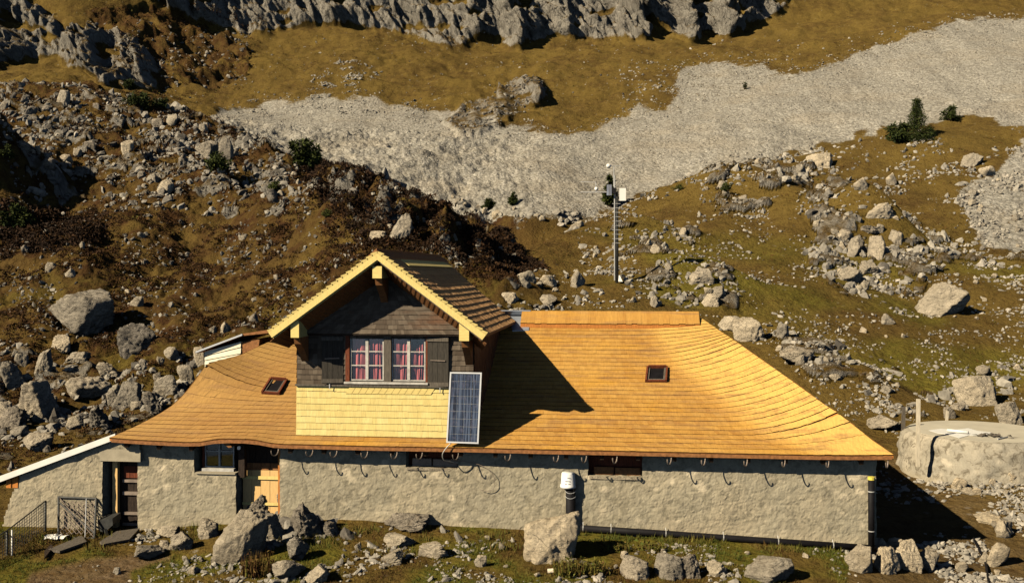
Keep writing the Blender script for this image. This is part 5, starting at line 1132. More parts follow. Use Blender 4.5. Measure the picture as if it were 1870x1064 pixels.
HERO = [
 (1007,1030,112,92,CR,'broad pale boulder in front of the white bucket post',.0,.8),
 (438,1036,92,104,CR,'tall pale grey boulder leaning left of the entrance, foot in the grass',.42,.9),
 (466,952,48,50,DK,'dark pitted rock against the half door',.1,.8),
 (508,945,42,46,L_,'grey rock at the wall corner just right of the half door',.0,.8),
 (492,990,60,48,L_,'rugged dark rock behind the tall leaning boulder, below the half door',.0,.8),
 (551,988,64,64,DK,'dark craggy rock standing right of the entrance rocks',-.1,.9),
 (545,1030,44,48,L_,'brownish upright rock just below the dark craggy one',.1,.8),
 (525,1066,66,38,L_,'grey rock at the bottom edge left of the grass patch',.0,.8),
 (580,1068,52,32,PL,'pale rock at the bottom edge beside a darker one',.0,.8),
 (600,985,40,30,DK,'shaded brown rock right of the craggy dark rock',.0,.8),
 (738,978,96,28,DK,'low dark layered slab under the stone wall',.0,1.1),
 (722,1004,66,24,PL,'pale flat stone below the dark layered slab',.0,1.0),
 (790,1022,56,26,L_,'low purplish grey rock in the grass left of the big boulder',.0,.9),
 (712,1034,44,24,PL,'small pale flat stone in the lower grass between rocks',.0,.9),
 (1160,1060,56,36,L_,'grey rock at the bottom edge right of the pale pole',.0,.8),
 (1222,1058,56,42,L_,'blocky grey rock, left one of the close pair at the bottom edge',.1,.8),
 (1262,1060,50,44,DK,'darker rock leaning on its blocky neighbour at the bottom edge',.0,.8),
 (1310,1056,42,28,PL,'small pale rock just right of the blocky pair',.0,.8),
 (1420,1070,100,46,PL,'wide pale split block at the bottom edge below the drain pipe',.0,.8),
 (1580,1048,62,52,CR,'pale angular rock at the foot of the downpipe',.0,.8),
 (1622,1050,56,46,CR,'pale boulder right of the one under the downpipe',.0,.8),
 (1660,1044,52,56,CR,'brightest upright pale boulder at the shadow edge below the hut corner',.1,.8),
 (1698,1044,42,42,L_,'greyer rounded boulder at the right end of the corner row',.0,.8),
 (1640,1010,36,26,CR,'small pale rock between the hut corner and the larger boulders',.0,.8),
 (1610,1012,32,26,CR,'small pale rock touching the base of the hut corner',.0,.8),
 (1830,1040,36,44,CR,'upright cream stone near the black hose',.3,.8),
 (1815,960,60,20,CR,'long pale slab beyond the tip of the hut shadow',.2,.8),
 (300,985,44,20,PL,'pale flat rock at the foot of the wall right of the annex door',.0,.9),
 (330,1010,46,34,L_,'lumpy grey rock in the grass below the annex wall',.0,.8),
 (265,1030,60,28,L_,'low rock beside the dirt path',.0,.9),
 (375,985,40,34,L_,'brownish rock tucked left of the tall leaning boulder',.0,.8),
 (132,612,132,84,L_,'huge grey boulder with deep clefts, left above the small annex',.0,.7),
 (243,652,76,56,DK,'dark boulder with a pale streak right of the huge cleft one',.0,.8),
 (250,562,28,22,L_,'single small rock on open turf right of the huge cleft boulder',.0,.8),
 (408,612,22,24,PL,'upright pinkish stone just above the gablet roof',.2,.7),
 (386,612,18,14,PL,'small pale stone beside the upright pinkish one',.0,.8),
 (75,692,40,48,PL,'leaning pale rock below the huge cleft boulder',.4,.8),
 (128,672,54,26,L_,'flat blue grey slab between the leaning pale rock and the dark boulder',.1,1.0),
 (112,644,40,28,PL,'wedge shaped pale rock at the foot of the huge cleft boulder',.4,.8),
 (62,772,84,72,L_,'large rounded pale boulder above the annex roof',.0,.8),
 (12,720,60,60,L_,'big boulder cut by the left picture edge',.0,.8),
 (12,790,50,44,DK,'dark boulder at the left edge above the annex roof end',.0,.8),
 (58,828,58,34,L_,'domed grey rock on grass close to the annex roof',.0,.9),
 (150,742,84,50,L_,'wide broken boulder in the middle of the left rock field',.0,.9),
 (190,700,56,34,L_,'rock on the upper edge of the left rock field',.0,.8),
 (222,752,60,54,L_,'knobbly boulder at the right of the left rock field',.0,.8),
 (272,760,50,44,DK,'dark rock just left of the roof foot',.0,.8),
 (300,728,48,40,L_,'boulder near the hip of the roof on the left',.0,.8),
 (336,700,34,36,PL,'squarish pale rock beside the roof under the gablet',.0,.8),
 (362,672,26,40,PL,'tall pale rock right behind the hip gablet',.0,.8),
 (312,660,30,26,L_,'rounded rock in the shadow right of the dark boulder',.0,.8),
 (170,790,50,40,DK,'shaded rock between the rock field and the annex roof',.0,.8),
 (205,742,40,40,L_,'pointed rock between the wide broken boulder and the knobbly one',.0,.8),
 (372,290,44,36,L_,'smooth blue grey rock high on the left knoll',.0,.8),
 (412,296,30,44,L_,'jagged upright rock beside the smooth blue grey one on the knoll',.0,.8),
 (732,442,40,54,L_,'tall split rock standing in the dark flank of the knoll above the dormer',.2,.7),
 (690,445,44,24,PL,'low pale rock behind the dormer ridge',.0,.8),
 (87,500,28,24,L_,'pale rock above and left of the huge cleft boulder',.0,.8),
 (1610,412,62,40,PL,'big pale block alone on the right slope below the spruce',.0,.8),
 (1577,352,36,26,PL,'rounded pale boulder above the big pale block',.0,.8),
 (1631,340,26,24,PL,'small upright boulder right of the rounded pale one',.0,.8),
 (1735,576,96,60,PL,'very large rounded boulder with a crack on the right meadow',.0,.75),
 (1506,308,52,34,PL,'boulder at the lower edge of the scree',.0,.8),
 (1780,306,40,26,PL,'boulder on the turf below the lone dark bush',.0,.8),
 (1338,606,58,28,PL,'flat pale rock just above the right end of the ridge',.0,.9),
 (1372,624,58,42,PL,'smooth pale rock beside the hip above its flat neighbour',.0,.9),
 (1456,668,76,32,L_,'layered grey slab close to the roof hip on the right',.0,.9),
 (1626,596,26,18,L_,'small tilted stone on open turf left of the very large boulder',.3,.8),
 (1800,742,84,58,PL,'jagged pale rock above the tank',.0,.8),
 (1852,778,52,44,PL,'pale rock behind the right side of the tank',.0,.8),
 (1625,792,64,28,L_,'broken rock left of the grey stake',.0,.8),
 (1057,417,30,14,PL,'single white stone on the turf left of the mast',.0,.8),
 (1610,478,34,52,L_,'tallest vertical rock rib in the outcrop on the right slope',.0,1.6),
 (1568,470,30,44,L_,'leaning slab left of the tallest rib in the right outcrop',.3,1.4),
 (1545,442,30,26,L_,'small ledge at the upper left of the right outcrop',.1,1.2),
 (1590,505,40,30,L_,'jagged ledge under the two ribs of the right outcrop',.1,1.4),
 (1590,432,44,20,DK,'dark ledge along the top of the right outcrop',.0,1.2),
 (1640,450,26,34,L_,'rock rib at the right end of the right outcrop',-.2,1.4),
 (1560,520,44,34,L_,'rock at the foot of the outcrop on the right slope',.0,.8),
 (1300,560,40,24,PL,'pale stone at the ridge end with turf around it',.0,.8),
 (1282,524,50,34,L_,'rock in the heap behind the right part of the ridge',.0,.8),
 (1318,546,34,26,L_,'rock at the right of the heap behind the ridge',.0,.8),
 (930,560,40,26,PL,'rock right behind the eave of the dormer',.0,.8),
 (1000,560,36,20,L_,'flat rock just above the left part of the ridge',.0,.8),
]
for (px, pb, w, h, mat, lab, tl, dp) in HERO: boulder(px, pb, w, h, mat, lab, None, tl, dp)

REG = [  # polygon, number, size range (photo px), materials, label, group
 ([(0,185),(180,185),(330,215),(440,250),(510,300),(590,330),(560,390),(430,370),(300,370),(140,340),(0,300)], 66, (13,34), (L_,L_,PL,DK), 'the stony upper left knoll', 'rocks on the upper left knoll'),
 ([(0,470),(180,420),(420,390),(560,410),(700,430),(620,480),(480,590),(380,600),(300,560),(0,540)], 26, (10,22), (L_,PL,DK), 'the brown lower left slope', 'rocks on the lower left slope'),
 ([(0,640),(120,700),(340,640),(360,680),(300,745),(210,785),(90,830),(0,850)], 42, (16,40), (L_,L_,DK,PL), 'the boulder field behind the annex', 'rocks in the left boulder field'),
 ([(600,330),(720,350),(850,410),(950,470),(900,500),(700,420)], 14, (12,24), (L_,DK,PL), 'the dark flank of the knoll', 'rocks in the dark hollow'),
 ([(800,350),(1080,395),(1060,415),(960,420),(880,400),(800,370)], 22, (9,18), (PL,L_), 'the scree foot in the valley', 'blocks at the scree foot'),
 ([(1070,440),(1120,410),(1200,400),(1290,410),(1250,460),(1180,480),(1080,480)], 20, (10,24), (L_,PL), 'the group beside the mast', 'rocks beside the mast'),
 ([(920,520),(1060,510),(1200,490),(1330,500),(1340,560),(1290,575),(1100,560),(950,560)], 26, (14,36), (PL,L_), 'the rock belt behind the ridge', 'rocks behind the ridge'),
 ([(1290,310),(1500,290),(1560,340),(1540,380),(1400,390),(1290,360)], 24, (10,24), (PL,PL,L_), 'the hummock below the scree', 'rocks on the scree hummock'),
 ([(1490,400),(1640,400),(1760,440),(1700,520),(1560,540),(1500,500)], 30, (10,26), (L_,PL), 'the outcrop on the right slope', 'rocks round the right outcrop'),
 ([(1390,600),(1560,650),(1680,700),(1800,680),(1870,640),(1870,760),(1760,770),(1640,760),(1500,700),(1400,650)], 40, (10,30), (PL,L_), 'the meadow above the tank', 'rocks above the tank'),
 ([(1640,560),(1870,480),(1870,640),(1700,660),(1560,620)], 16, (8,18), (PL,), 'the open right meadow', 'stones on the right meadow'),
 ([(1760,470),(1750,350),(1870,280),(1870,470)], 22, (12,30), (PL,L_), 'the scree patch at the right edge', 'blocks in the right scree patch'),
 ([(1680,880),(1870,880),(1870,1060),(1720,1060),(1840,980)], 34, (14,34), (CR,CR,PL), 'the bare ground beside the hut', 'stones right of the hut'),
 ([(540,985),(960,985),(1080,1000),(1560,1010),(1540,1060),(600,1060)], 34, (10,28), (PL,L_), 'the grass before the long wall', 'stones in front of the wall'),
 ([(250,985),(400,1000),(420,1060),(180,1060)], 14, (12,26), (L_,PL), 'the dirt path verge', 'stones beside the path'),
]
def samp(poly, n, rg):
    xs = [p[0] for p in poly]; ys = [p[1] for p in poly]; out = []
    while len(out) < n:
        x, y = rg.uniform(min(xs), max(xs)), rg.uniform(min(ys), max(ys))
        if pip(poly, np.array([x]), np.array([y]))[0]: out.append((x, y))
    return out
rs = random.Random(77); nb_ = len(HERO)
for poly, n, (s0, s1), mats, lab, grp in REG:
    n = int(n * .58)
    xs = [p[0] for p in poly]; ys = [p[1] for p in poly]
    for (x, y) in samp(poly, n, rs):
        w = s0 + (s1 - s0) * rs.random() ** 1.8; hr = rs.uniform(.5, 1.05); mt = rs.choice(mats)
        fx, fy = (x - min(xs)) / (max(xs) - min(xs)), (y - min(ys)) / (max(ys) - min(ys))
        place = ('left' if fx < .25 else 'centre-left' if fx < .5 else 'centre-right' if fx < .75 else 'right'); up = 'upper ' if fy < .33 else 'lower ' if fy > .67 else 'middle '
        big = w > s0 + .55 * (s1 - s0); size = 'large' if big else 'small' if w < s0 + .15 * (s1 - s0) else 'medium'
        look = {L_: 'grey', PL: 'pale', DK: 'dark', CR: 'cream'}[mt] + (' flat' if hr < .65 else ' upright' if hr > .92 else ' blocky')
        boulder(x, y, w, w * hr, mt, f"{size} {look} rock, {up}{place} of {lab}", grp, rs.uniform(-.3, .3), .8, 4, sink=.25, name='rock'); nb_ += 1
seen_ = {}
for o in [o for o in C.objects if o.get('category') == 'rock']: seen_.setdefault(o['label'], []).append(o)
for lab, os_ in seen_.items():
    if len(os_) == 2:
        a, b = sorted(os_, key=lambda o: proj(*o.location)[0]); a['label'] = lab.replace(' rock,', ' rock, left of pair,'); b['label'] = lab.replace(' rock,', ' rock, right of pair,')
print('boulders', nb_)

# the innumerable smaller stones: one object
def stone_mat():
    m, t, b = new_mat('stone', 0.95, 0.1); k = NT(t); p = k.pos(); tone = k.attr('tone')
    c = k.ramp(tone, (0.0, (0.12, 0.105, 0.085)), (0.35, (0.24, 0.215, 0.175)), (0.8, (0.36, 0.325, 0.26)), (1.0, (0.46, 0.41, 0.33)))
    f = k.noise(p, 5, 5, .75); c = k.mix(0.6, c, k.ramp(f, (0.32, 0.35), (0.55, 1.0)), 'MULTIPLY'); k.link(c, b.inputs['Base Color'])
    k.link(k.bump(f, .8, .04), b.inputs['Normal']); M['stone'] = m
stone_mat()
vis = (PYF > -5) & (PYF < 1090) & (PX > -40) & (PX < 1915)
def scatter(specs, total_seed, sub, sink=.15):
    rg = np.random.default_rng(total_seed); shapes = [rock_verts(sub, 500 + i)[0] for i in range(12)]; Fa = ICO[sub][1]; Vs, Fs, Ts, off = [], [], [], 0
    for poly, n, s0, s1, tl, th, flat in specs:
        m_ = vis & pip(poly, wx, wy); ii = np.flatnonzero(m_.ravel())
        if len(ii) == 0: continue
        pick = rg.choice(ii, n)
        cl = fbm(X.ravel()[pick] / 2.5, Y.ravel()[pick] / 2.5, 11., 2); pick = pick[cl + rg.uniform(-.18, .18, n) > .02]; n = len(pick)
        s = (s0 + (s1 - s0) * rg.random(n) ** 2.5) * D.ravel()[pick] / F_PX / 2
        a = rg.uniform(0, 2 * PI, n); sx, sy, sz = s * rg.uniform(.7, 1.4, n), s * rg.uniform(.5, 1.0, n), s * rg.uniform(.5, 1.15, n) * flat
        sh = rg.integers(0, 12, n); tilt = rg.normal(0, .55, n)
        for q_ in range(12):
            w = sh == q_; c = int(w.sum())
            if not c: continue
            B_ = shapes[q_][None] * np.stack([sx[w], sy[w], sz[w]], -1)[:, None, :]
            ca, sa, ct, st_ = np.cos(a[w])[:, None], np.sin(a[w])[:, None], np.cos(tilt[w])[:, None], np.sin(tilt[w])[:, None]
            x1 = B_[..., 0] * ct - B_[..., 2] * st_; z1 = B_[..., 0] * st_ + B_[..., 2] * ct
            V = np.stack([x1 * ca - B_[..., 1] * sa + X.ravel()[pick[w]][:, None] + rg.uniform(-.1, .1, c)[:, None], x1 * sa + B_[..., 1] * ca + Y.ravel()[pick[w]][:, None], z1 + Z.ravel()[pick[w]][:, None] + sz[w][:, None] * sink], -1).reshape(-1, 3)
            nv = B_.shape[1]; Vs.append(V); Fs.append((Fa[None] + (off + np.arange(c) * nv)[:, None, None]).reshape(-1, 3)); off += c * nv
            Ts.append(np.repeat(np.clip(rg.normal((tl + th) / 2, (th - tl) / 2.5, c), 0, 1), nv))
    return np.concatenate(Vs), np.concatenate(Fs), np.concatenate(Ts)
knollU = [(-40,160),(150,170),(330,205),(440,240),(520,290),(610,320),(570,400),(430,380),(300,380),(140,360),(-40,340)]
knollL = [(-40,340),(300,380),(620,420),(900,480),(1000,520),(900,560),(500,600),(380,620),(-40,620)]
SP = [
 ([(395,215),(430,185),(620,160),(700,162),(760,180),(830,235),(900,225),(960,215),(1010,232),(1080,232),(1150,180),(1220,170),(1225,110),(1330,98),(1500,112),(1700,36),(1880,14),(1880,50),(1700,72),(1500,150),(1330,135),(1250,150),(1240,205),(1120,235),(1080,262),(960,250),(850,262),(790,240),(690,195),(560,200),(430,225)], 4200, 1.8, 7, .4, .95, .9),
 (outc, 1100, 3, 12, .0, .5, .7),
 ([(1660,250),(1800,300),(1750,420),(1915,500),(1915,560),(1700,470),(1560,380)], 900, 3, 12, .4, .95, 1),
 (knollU, 12000, 4, 18, .05, .75, 1.1), (knollL, 6000, 3, 13, .05, .7, 1.1),
 ([(-40,600),(120,660),(380,610),(370,690),(300,760),(200,800),(-40,880)], 1500, 5, 22, .2, .8, 1),
 ([(560,300),(700,330),(860,400),(980,480),(960,540),(760,460),(600,380)], 700, 4, 16, .2, .8, 1),
 (scree_poly, 13000, 1.8, 5.5, .45, .95, .8),
 ([(380,230),(560,290),(700,330),(850,390),(1000,400),(1130,370),(1260,310),(1400,290),(1500,262),(1500,300),(1400,320),(1270,340),(1130,395),(1040,420),(960,430),(850,420),(700,365),(560,310)], 3400, 4, 14, .35, .95, 1),
 (scree_r, 1500, 4, 15, .4, 1, 1),
 ([(1280,290),(1500,275),(1700,235),(1760,300),(1700,360),(1560,390),(1400,400),(1280,370)], 2400, 4, 14, .35, .95, 1),
 ([(1060,400),(1320,380),(1560,390),(1800,440),(1915,470),(1915,560),(1600,560),(1400,520),(1340,560),(1100,520),(1060,480)], 3600, 3, 12, .3, .9, 1),
 ([(1480,400),(1660,390),(1760,440),(1680,530),(1540,540)], 1200, 4, 20, .3, .9, 1),
 ([(900,490),(1340,480),(1500,600),(1560,660),(1400,680),(1300,590),(920,590)], 900, 4, 16, .35, .95, 1),
 ([(1330,560),(1915,560),(1915,790),(1640,800),(1500,740),(1380,660)], 3400, 3, 12, .35, .95, 1),
 ([(1440,620),(1560,650),(1700,720),(1660,760),(1540,720),(1440,670)], 420, 5, 18, .35, .95, 1),
 ([(1650,860),(1915,880),(1915,1090),(1560,1090),(1600,1000),(1850,985),(1740,900)], 5200, 4, 20, .6, 1, .6),
 ([(1600,850),(1700,870),(1850,980),(1600,990)], 300, 6, 24, .4, .9, .6),
 ([(150,975),(560,985),(1000,985),(1600,1010),(1560,1090),(150,1090)], 3000, 4, 17, .35, 1, .8),
 ([(250,960),(440,960),(600,975),(600,990),(250,985)], 220, 5, 16, .5, 1, .8),
 ([(430,205),(620,170),(560,150),(620,110),(700,130),(640,170)], 700, 3, 9, .4, .9, 1),
 ([(560,190),(800,180),(830,200),(620,215)], 300, 3, 9, .3, .8, 1),
 ([(150,40),(460,60),(450,150),(300,165)], 1100, 3, 11, .15, .7, 1),
 ([(1130,110),(1240,110),(1240,190),(1140,190)], 300, 3, 9, .4, .9, 1),
 ([(260,60),(1500,60),(1800,30),(1500,130),(1100,240),(900,180),(500,170),(300,200)], 900, 2.2, 7, .3, .9, 1),
]
V, Fa, T = scatter(SP, 5, 1)
SP2 = [([(1545,995),(1730,988),(1750,1090),(1560,1090)], 330, 12, 40, .65, 1, 1), ([(1740,960),(1915,930),(1915,1090),(1760,1090)], 300, 10, 34, .6, 1, .9), ([(480,925),(620,935),(650,1005),(470,1015)], 330, 12, 52, .2, .7, 1.1),
 ([(380,1010),(1500,1020),(1500,1090),(380,1090)], 620, 8, 34, .35, .95, .9), ([(640,945),(860,975),(860,1010),(640,1000)], 110, 9, 34, .3, .9, .7), ([(250,970),(420,975),(420,1040),(230,1050)], 160, 9, 30, .4, .95, .9),
 ([(-40,620),(120,660),(370,640),(350,720),(210,790),(-40,860)], 420, 12, 46, .15, .8, 1.1), (knollU, 900, 10, 30, .1, .8, 1.1), ([(1480,400),(1660,395),(1760,440),(1690,530),(1540,545),(1480,500)], 330, 9, 34, .3, .9, 1.3),
 ([(1290,310),(1500,280),(1560,340),(1500,395),(1300,370)], 260, 9, 28, .4, .95, 1.1), ([(1180,480),(1340,480),(1350,570),(1180,550)], 120, 10, 32, .3, .9, 1), ([(1390,590),(1560,640),(1740,720),(1700,790),(1480,700)], 200, 10, 38, .4, .95, .9),
 ([(1060,440),(1120,410),(1290,395),(1260,460),(1080,490)], 220, 8, 24, .25, .8, 1.1), ([(900,520),(1060,505),(1180,500),(1180,560),(940,560)], 110, 10, 32, .4, 1, .8), ([(1700,280),(1915,260),(1915,600),(1760,480)], 420, 8, 28, .45, 1, .9), ([(1720,690),(1915,660),(1915,780),(1780,770)], 90, 12, 44, .4, .95, 1),
 ([(820,370),(1060,390),(1060,425),(960,425),(860,400)], 260, 7, 22, .4, 1, 1), ([(560,330),(960,470),(960,520),(700,440)], 220, 8, 30, .1, .6, 1.2)]
V2, Fa2, T2 = scatter([(p_, int(n_ * .9), a_, b_ * .82, c_ - .06, d_ - .1, e_) for p_, n_, a_, b_, c_, d_, e_ in SP2], 6, 2, -.12); Fa = np.concatenate([Fa, Fa2 + len(V)]); V = np.concatenate([V, V2]); T = np.concatenate([T, T2])
st_o = mesh_np('loose_stones', V, Fa, M['stone'], attrs={'tone': T}); tag(st_o, 'countless loose limestone pieces over slope, scree and yard', None, None, 'stuff')
print('stones', len(T) // 42)

# ------------------------------------------------------------------ plants
def leaf_mat(name, *st, rough=.8):
    m, t, b = new_mat(name, rough, .15); k = NT(t); k.link(k.ramp(k.attr('tone'), *st), b.inputs['Base Color']); M[name] = m
leaf_mat('turf_blade', (0, (0.07, 0.03, 0.01)), (.3, (0.15, 0.095, 0.025)), (.6, (0.15, 0.13, 0.025)), (1, (0.085, 0.105, 0.018)))
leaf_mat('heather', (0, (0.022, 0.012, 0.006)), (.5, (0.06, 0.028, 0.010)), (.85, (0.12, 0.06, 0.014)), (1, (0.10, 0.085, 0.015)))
leaf_mat('needles', (0, (0.012, 0.020, 0.006)), (.5, (0.030, 0.042, 0.010)), (1, (0.075, 0.085, 0.016)))
def blades(px_poly, n, hpx, mat_t, seed, nb=5, spread=.5, lean=.45, wid=.13, dens=None, thr=-.1):
    rg = np.random.default_rng(seed); m_ = vis & pip(px_poly, wx, wy)
    if dens is not None: m_ &= dens
    ii = np.flatnonzero(m_.ravel()); pick = rg.choice(ii, n); cl = fbm(X.ravel()[pick] / 1.1, Y.ravel()[pick] / 1.1, 21., 3)
    pick = pick[cl + rg.uniform(-.2, .2, n) > thr]; n = len(pick)
    sc__ = D.ravel()[pick] / F_PX; hh = hpx * sc__ * rg.uniform(.5, 1.4, n)
    a = rg.uniform(0, 2 * PI, (n, nb)); r = hh[:, None] * spread * rg.random((n, nb)); bx_ = X.ravel()[pick][:, None] + np.cos(a) * r; by_ = Y.ravel()[pick][:, None] + np.sin(a) * r
    bz = Z.ravel()[pick][:, None] - .01 + 0 * r; h2 = hh[:, None] * rg.uniform(.5, 1.2, (n, nb)); w2 = h2 * wid; b = rg.uniform(0, 2 * PI, (n, nb)); ln = h2 * lean * rg.uniform(.2, 1.3, (n, nb))
    p0 = np.stack([bx_ - np.cos(b) * w2, by_ - np.sin(b) * w2, bz], -1); p1 = np.stack([bx_ + np.cos(b) * w2, by_ + np.sin(b) * w2, bz], -1); p2 = np.stack([bx_ + np.cos(a) * ln, by_ + np.sin(a) * ln, bz + h2], -1)
    V = np.stack([p0, p1, p2], 2).reshape(-1, 3); T = np.repeat(np.clip(rg.normal(.5, .22, n) + mat_t(pick), 0, 1), nb * 3); return V, T
gflat = green.ravel()
V1, T1 = blades([(-40,955),(1920,985),(1920,1095),(-40,1095)], 15000, 5.5, lambda p: (gflat[p] - .5) * .9 + .14, 31, 6, .8, .7, .09, dens=(dirt < .4) & (pit < .5) & (Y < WY - .15))
V2, T2 = blades([(0,960),(1600,960),(1600,1010),(0,1010)], 1500, 11, lambda p: .15 + 0 * p, 32, 7, .5, .4, .06, dens=(dirt < .4) & (Y < WY - .15), thr=.05)
Vg, Tg = np.concatenate([V1, V2]), np.concatenate([T1, T2])
tag(mesh_np('turf_grass', Vg, np.arange(len(Vg)).reshape(-1, 3), M['turf_blade'], attrs={'tone': Tg}), 'short green and straw coloured alpine grass before the hut', None, None, 'stuff')
def clumps(poly, n, rpx, mat_t, seed, nt=36, thr=.0, flat=.6):
    """rounded low shrublets, each a cloud of tiny leaves"""
    rg = np.random.default_rng(seed); ii = np.flatnonzero((vis & pip(poly, wx, wy)).ravel()); pick = rg.choice(ii, n)
    cl = fbm(X.ravel()[pick] / 2.6, Y.ravel()[pick] / 2.6, 31., 3); pick = pick[cl + rg.uniform(-.15, .15, n) > thr]; n = len(pick)
    s = (D.ravel()[pick] / F_PX)[:, None]; r = s * rpx * rg.uniform(.4, 1.5, (n, 1)) ** 1.3
    d = rg.normal(size=(n, nt, 3)); d /= np.linalg.norm(d, axis=2)[..., None]; d[..., 2] = np.abs(d[..., 2]) * flat
    c = np.stack([X.ravel()[pick], Y.ravel()[pick], Z.ravel()[pick] - .03], -1)[:, None] + d * r[..., None] * rg.uniform(.7, 1.05, (n, nt, 1))
    z = (r * .27)[..., None] + 0 * c; e1, e2 = rg.normal(size=c.shape) * z * .8, rg.normal(size=c.shape) * z * .8
    V = np.stack([c - e1 * .5, c + e1 * .5, c + e2], 2).reshape(-1, 3)
    T = np.repeat(np.clip((rg.normal(.5, .18, (n, 1)) + rg.normal(0, .1, (n, nt)) + mat_t).ravel(), 0, 1), 3); return V, T
CL = [clumps(knollL, 13000, 6.0, -.05, 41), clumps(knollU, 8000, 5.5, -.05, 42), clumps([(1040,380),(1915,230),(1915,800),(1330,640),(900,580),(960,430)], 13000, 3.2, .3, 43, 16, .0), clumps([(280,60),(1500,80),(1900,20),(1500,130),(1100,240),(850,240),(560,180),(300,190)], 11000, 2.6, .35, 47, 10, .0), clumps([(-40,600),(400,590),(380,690),(240,790),(-40,880)], 3500, 6, .05, 44),
      clumps([(150,0),(480,40),(460,160),(280,190)], 2200, 4.0, .15, 45, 16), clumps([(560,300),(700,330),(860,400),(980,480),(960,540),(760,460),(600,380)], 2500, 7, -.1, 46, thr=-.3)]
CL += [clumps([(560,290),(640,308),(720,342),(800,382),(880,412),(960,468),(1000,500),(930,502),(840,482),(760,455),(700,472),(640,425),(590,385),(550,330)], 6500, 9, -.46, 51, 40, -.40),  # near-black clumps standing in for shade on the knoll flank and hollows
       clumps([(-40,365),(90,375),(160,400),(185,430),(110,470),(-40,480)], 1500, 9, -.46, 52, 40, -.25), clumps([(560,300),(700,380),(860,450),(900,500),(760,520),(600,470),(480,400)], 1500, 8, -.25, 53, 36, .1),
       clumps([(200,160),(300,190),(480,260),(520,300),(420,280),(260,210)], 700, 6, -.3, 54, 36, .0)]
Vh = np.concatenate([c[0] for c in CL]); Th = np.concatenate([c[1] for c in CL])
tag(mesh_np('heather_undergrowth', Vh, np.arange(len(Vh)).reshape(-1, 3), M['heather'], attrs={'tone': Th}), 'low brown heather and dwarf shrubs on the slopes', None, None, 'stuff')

def needle_cloud(C_, S_, rg, n, size, flat=.5):
    """many small needle sprays round the given centres"""
    k = len(C_); i = rg.integers(0, k, n); d = rg.normal(size=(n, 3)); d /= np.linalg.norm(d, axis=1)[:, None]; p = C_[i] + d * (S_[i] * rg.random((n, 1)) ** .5) * np.array([1, 1, flat])
    u = rg.normal(size=(n, 3)); u /= np.linalg.norm(u, axis=1)[:, None]; w = np.cross(u, d); s = size * rg.uniform(.5, 1.4, (n, 1))
    V = np.stack([p - w * s * .35, p + w * s * .35, p + (u * .6 + d * .8) * s], 1).reshape(-1, 3); T = np.repeat(np.clip(rg.normal(.5, .25, n), 0, 1), 3); return V, T
def spruce(px, pb, hp, wp, label, seed):
    g_, d = hit(px, pb); s = d / F_PX; h, w = hp * s, wp * s / 2; rg = np.random.default_rng(seed)
    t = empty('spruce_tree', g_, label, 'tree', 'small spruces on the slopes')
    MB().tube([g_ - Vector((0, 0, .2)), g_ + Vector((0.02, 0, h * .5)), g_ + Vector((0, 0, h * .98))], [h * .03, h * .02, .01], 7).build('trunk', M['bark'], t, True)
    cs, ss = [], []; m = MB(); lv = 13
    for i in range(lv):
        f = i / (lv - 1); z = h * (.06 + .88 * f); r = w * (1 - f) ** .85 * rg.uniform(.8, 1.12) + .03; nbr = int(5 + 5 * (1 - f))
        for j in range(nbr):
            a = 2 * PI * (j + rg.random() * .6) / nbr; rr = r * rg.uniform(.7, 1.15)
            for q_ in (.35, .65, 1.0): cs.append((g_.x + math.cos(a) * rr * q_, g_.y + math.sin(a) * rr * q_, g_.z + z - rr * .22 * q_)); ss.append(.10 * w * (1.5 - q_ * .6) + .04)
            m.tube([(g_.x, g_.y, g_.z + z), (g_.x + math.cos(a) * rr, g_.y + math.sin(a) * rr, g_.z + z - rr * .22)], [h * .006, .004], 4, cap=False)
    m.build('branches', M['bark'], t)
    V, T = needle_cloud(np.array(cs), np.array(ss)[:, None] * 2.0, rg, 7500, h * .035, .6); cr = put(mesh_np('crown', V, np.arange(len(V)).reshape(-1, 3), M['needles'], attrs={'tone': T}), t); return t
def shrub(px, pb, hp, wp, label, seed, pale=0.0, n=2600):
    g_, d = hit(px, pb); s = d / F_PX; h, w = hp * s, wp * s / 2; rg = np.random.default_rng(seed)
    t = empty('mountain_pine_shrub', g_, label, 'shrub', 'mountain pine shrubs on the slopes'); cs, ss = [], []; m = MB()
    for j in range(16):
        a = rg.uniform(0, 2 * PI); r = w * rg.uniform(.1, .95) ** .8; z = h * rg.uniform(.25, .95) * (1 - .5 * (r / w) ** 2); top = Vector((g_.x + math.cos(a) * r, g_.y + math.sin(a) * r * .8, g_.z + z))
        m.tube([g_ - Vector((0, 0, .1)), g_.lerp(top, .5) + Vector((math.cos(a) * r * .15, 0, -.05 * h)), top], [.035 * h, .02 * h, .008], 5, cap=False); cs.append(tuple(top)); ss.append(.30 * min(w, h * 1.2) * rg.uniform(.6, 1.1))
        cs.append(tuple(g_.lerp(top, .6))); ss.append(.25 * min(w, h))
    m.build('stems', M['bark'], t); V, T = needle_cloud(np.array(cs), np.array(ss)[:, None], rg, n, .10 * h + .02, .8)
    put(mesh_np('foliage', V, np.arange(len(V)).reshape(-1, 3), M['needles'], attrs={'tone': np.clip(T + pale, 0, 1)}), t); return t
spruce(1675, 257, 76, 54, 'dark conical spruce standing alone on the right hilltop', 61)
shrub(1640, 262, 40, 60, 'dark bushy shrub at the left foot of the lone spruce', 62)
shrub(1700, 252, 22, 36, 'low dark shrub at the right foot of the lone spruce', 63)
shrub(1737, 222, 26, 38, 'round dark shrub by itself right of the spruce', 64)
shrub(556, 308, 56, 74, 'largest bushy green pine shrub on the crest of the left knoll', 65, .12, 4200)
shrub(398, 318, 36, 44, 'green pine shrub left of the largest one on the knoll', 66, .1)
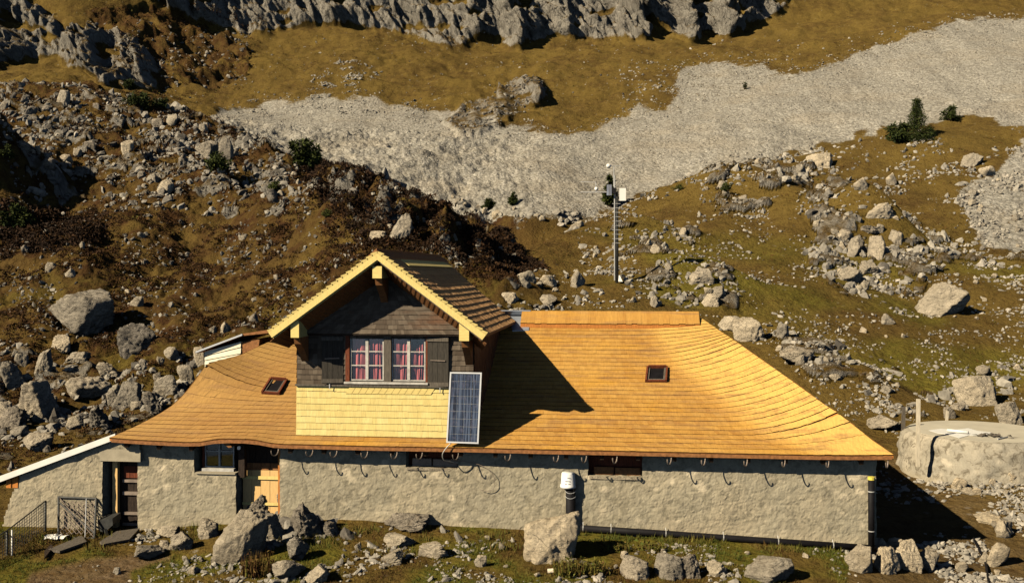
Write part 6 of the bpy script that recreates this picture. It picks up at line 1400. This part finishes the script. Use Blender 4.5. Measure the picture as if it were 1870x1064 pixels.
shrub(236, 165, 26, 24, 'small upright shrub on the knoll top under the crag', 67)
shrub(256, 196, 30, 60, 'wide dark shrub just below the knoll top', 68, 0, 3600)
shrub(292, 202, 20, 30, 'low dark shrub right of the wide one near the knoll top', 69)
shrub(1114, 380, 64, 28, 'narrow green shrub behind the weather mast', 70, .1)
shrub(32, 420, 52, 50, 'green pine shrub near the left edge above the dark hollow', 71, .15)
shrub(892, 382, 22, 26, 'small shrub at the scree foot in the valley, left of its twin', 72)
shrub(937, 376, 24, 20, 'small shrub at the scree foot in the valley, right of its twin', 73)
shrub(10, 290, 26, 30, 'small green shrub at the left edge of the knoll', 74, .15)
shrub(596, 400, 16, 24, 'pale green tuft low in the knoll shade', 75, .35, 900)
shrub(500, 352, 24, 34, 'brownish green shrub below the largest pine shrub', 76, .25, 1500)
shrub(1240, 348, 12, 26, 'flat green shrub on the crest of the right hummock', 77, .25, 900)
shrub(1328, 352, 20, 26, 'little green shrub among the hummock rocks', 78, .2, 900)
shrub(1360, 165, 14, 12, 'tiny dark shrub alone in the middle of the scree', 79, 0, 500)
# weeds at the foot of the big boulders
for px, pb, hp, wp, lab, s_ in ((1040,1050,34,60,'leafy dark weeds at the right foot of the big pale boulder',81),(1085,1050,30,44,'weeds in the shadow right of the big pale boulder',82),(470,1050,46,60,'dry brownish weeds between the tall leaning boulder and the dark rocks',83),(1125,1005,18,50,'green weeds under the drain pipe',84),(1190,1004,16,50,'green weeds under the drain pipe, farther right',85)):
    g_, d = hit(px, pb); s = d / F_PX; rg = np.random.default_rng(s_); n = 420; h, w = hp * s, wp * s / 2
    a = rg.uniform(0, 2 * PI, n); r = w * rg.random(n) ** .5; zt_ = h * rg.uniform(.25, 1.0, n); c = np.stack([g_.x + np.cos(a) * r, g_.y + np.sin(a) * r * .6, g_.z + zt_ * .0], -1); tp = c + np.stack([rg.normal(0, .06, n), rg.normal(0, .06, n), zt_], -1)
    b = rg.uniform(0, 2 * PI, n); o = np.stack([np.cos(b), np.sin(b), 0 * b], -1) * .012; V = np.stack([c - o, c + o, tp], 1).reshape(-1, 3)
    q_ = c + (tp - c) * rg.random((n, 1)); e = rg.normal(size=(n, 3)) * .035; V2_ = np.stack([q_, q_ + e, q_ + rg.normal(size=(n, 3)) * .035], 1).reshape(-1, 3)
    V = np.concatenate([V, V2_]); T = np.clip(rg.normal(.55 if s_ != 83 else .15, .25, len(V) // 3), 0, 1)
    tag(mesh_np('weed_clump', V, np.arange(len(V)).reshape(-1, 3), M['turf_blade'], attrs={'tone': np.repeat(T, 3)}), lab, 'weeds', 'weed clumps before the hut')
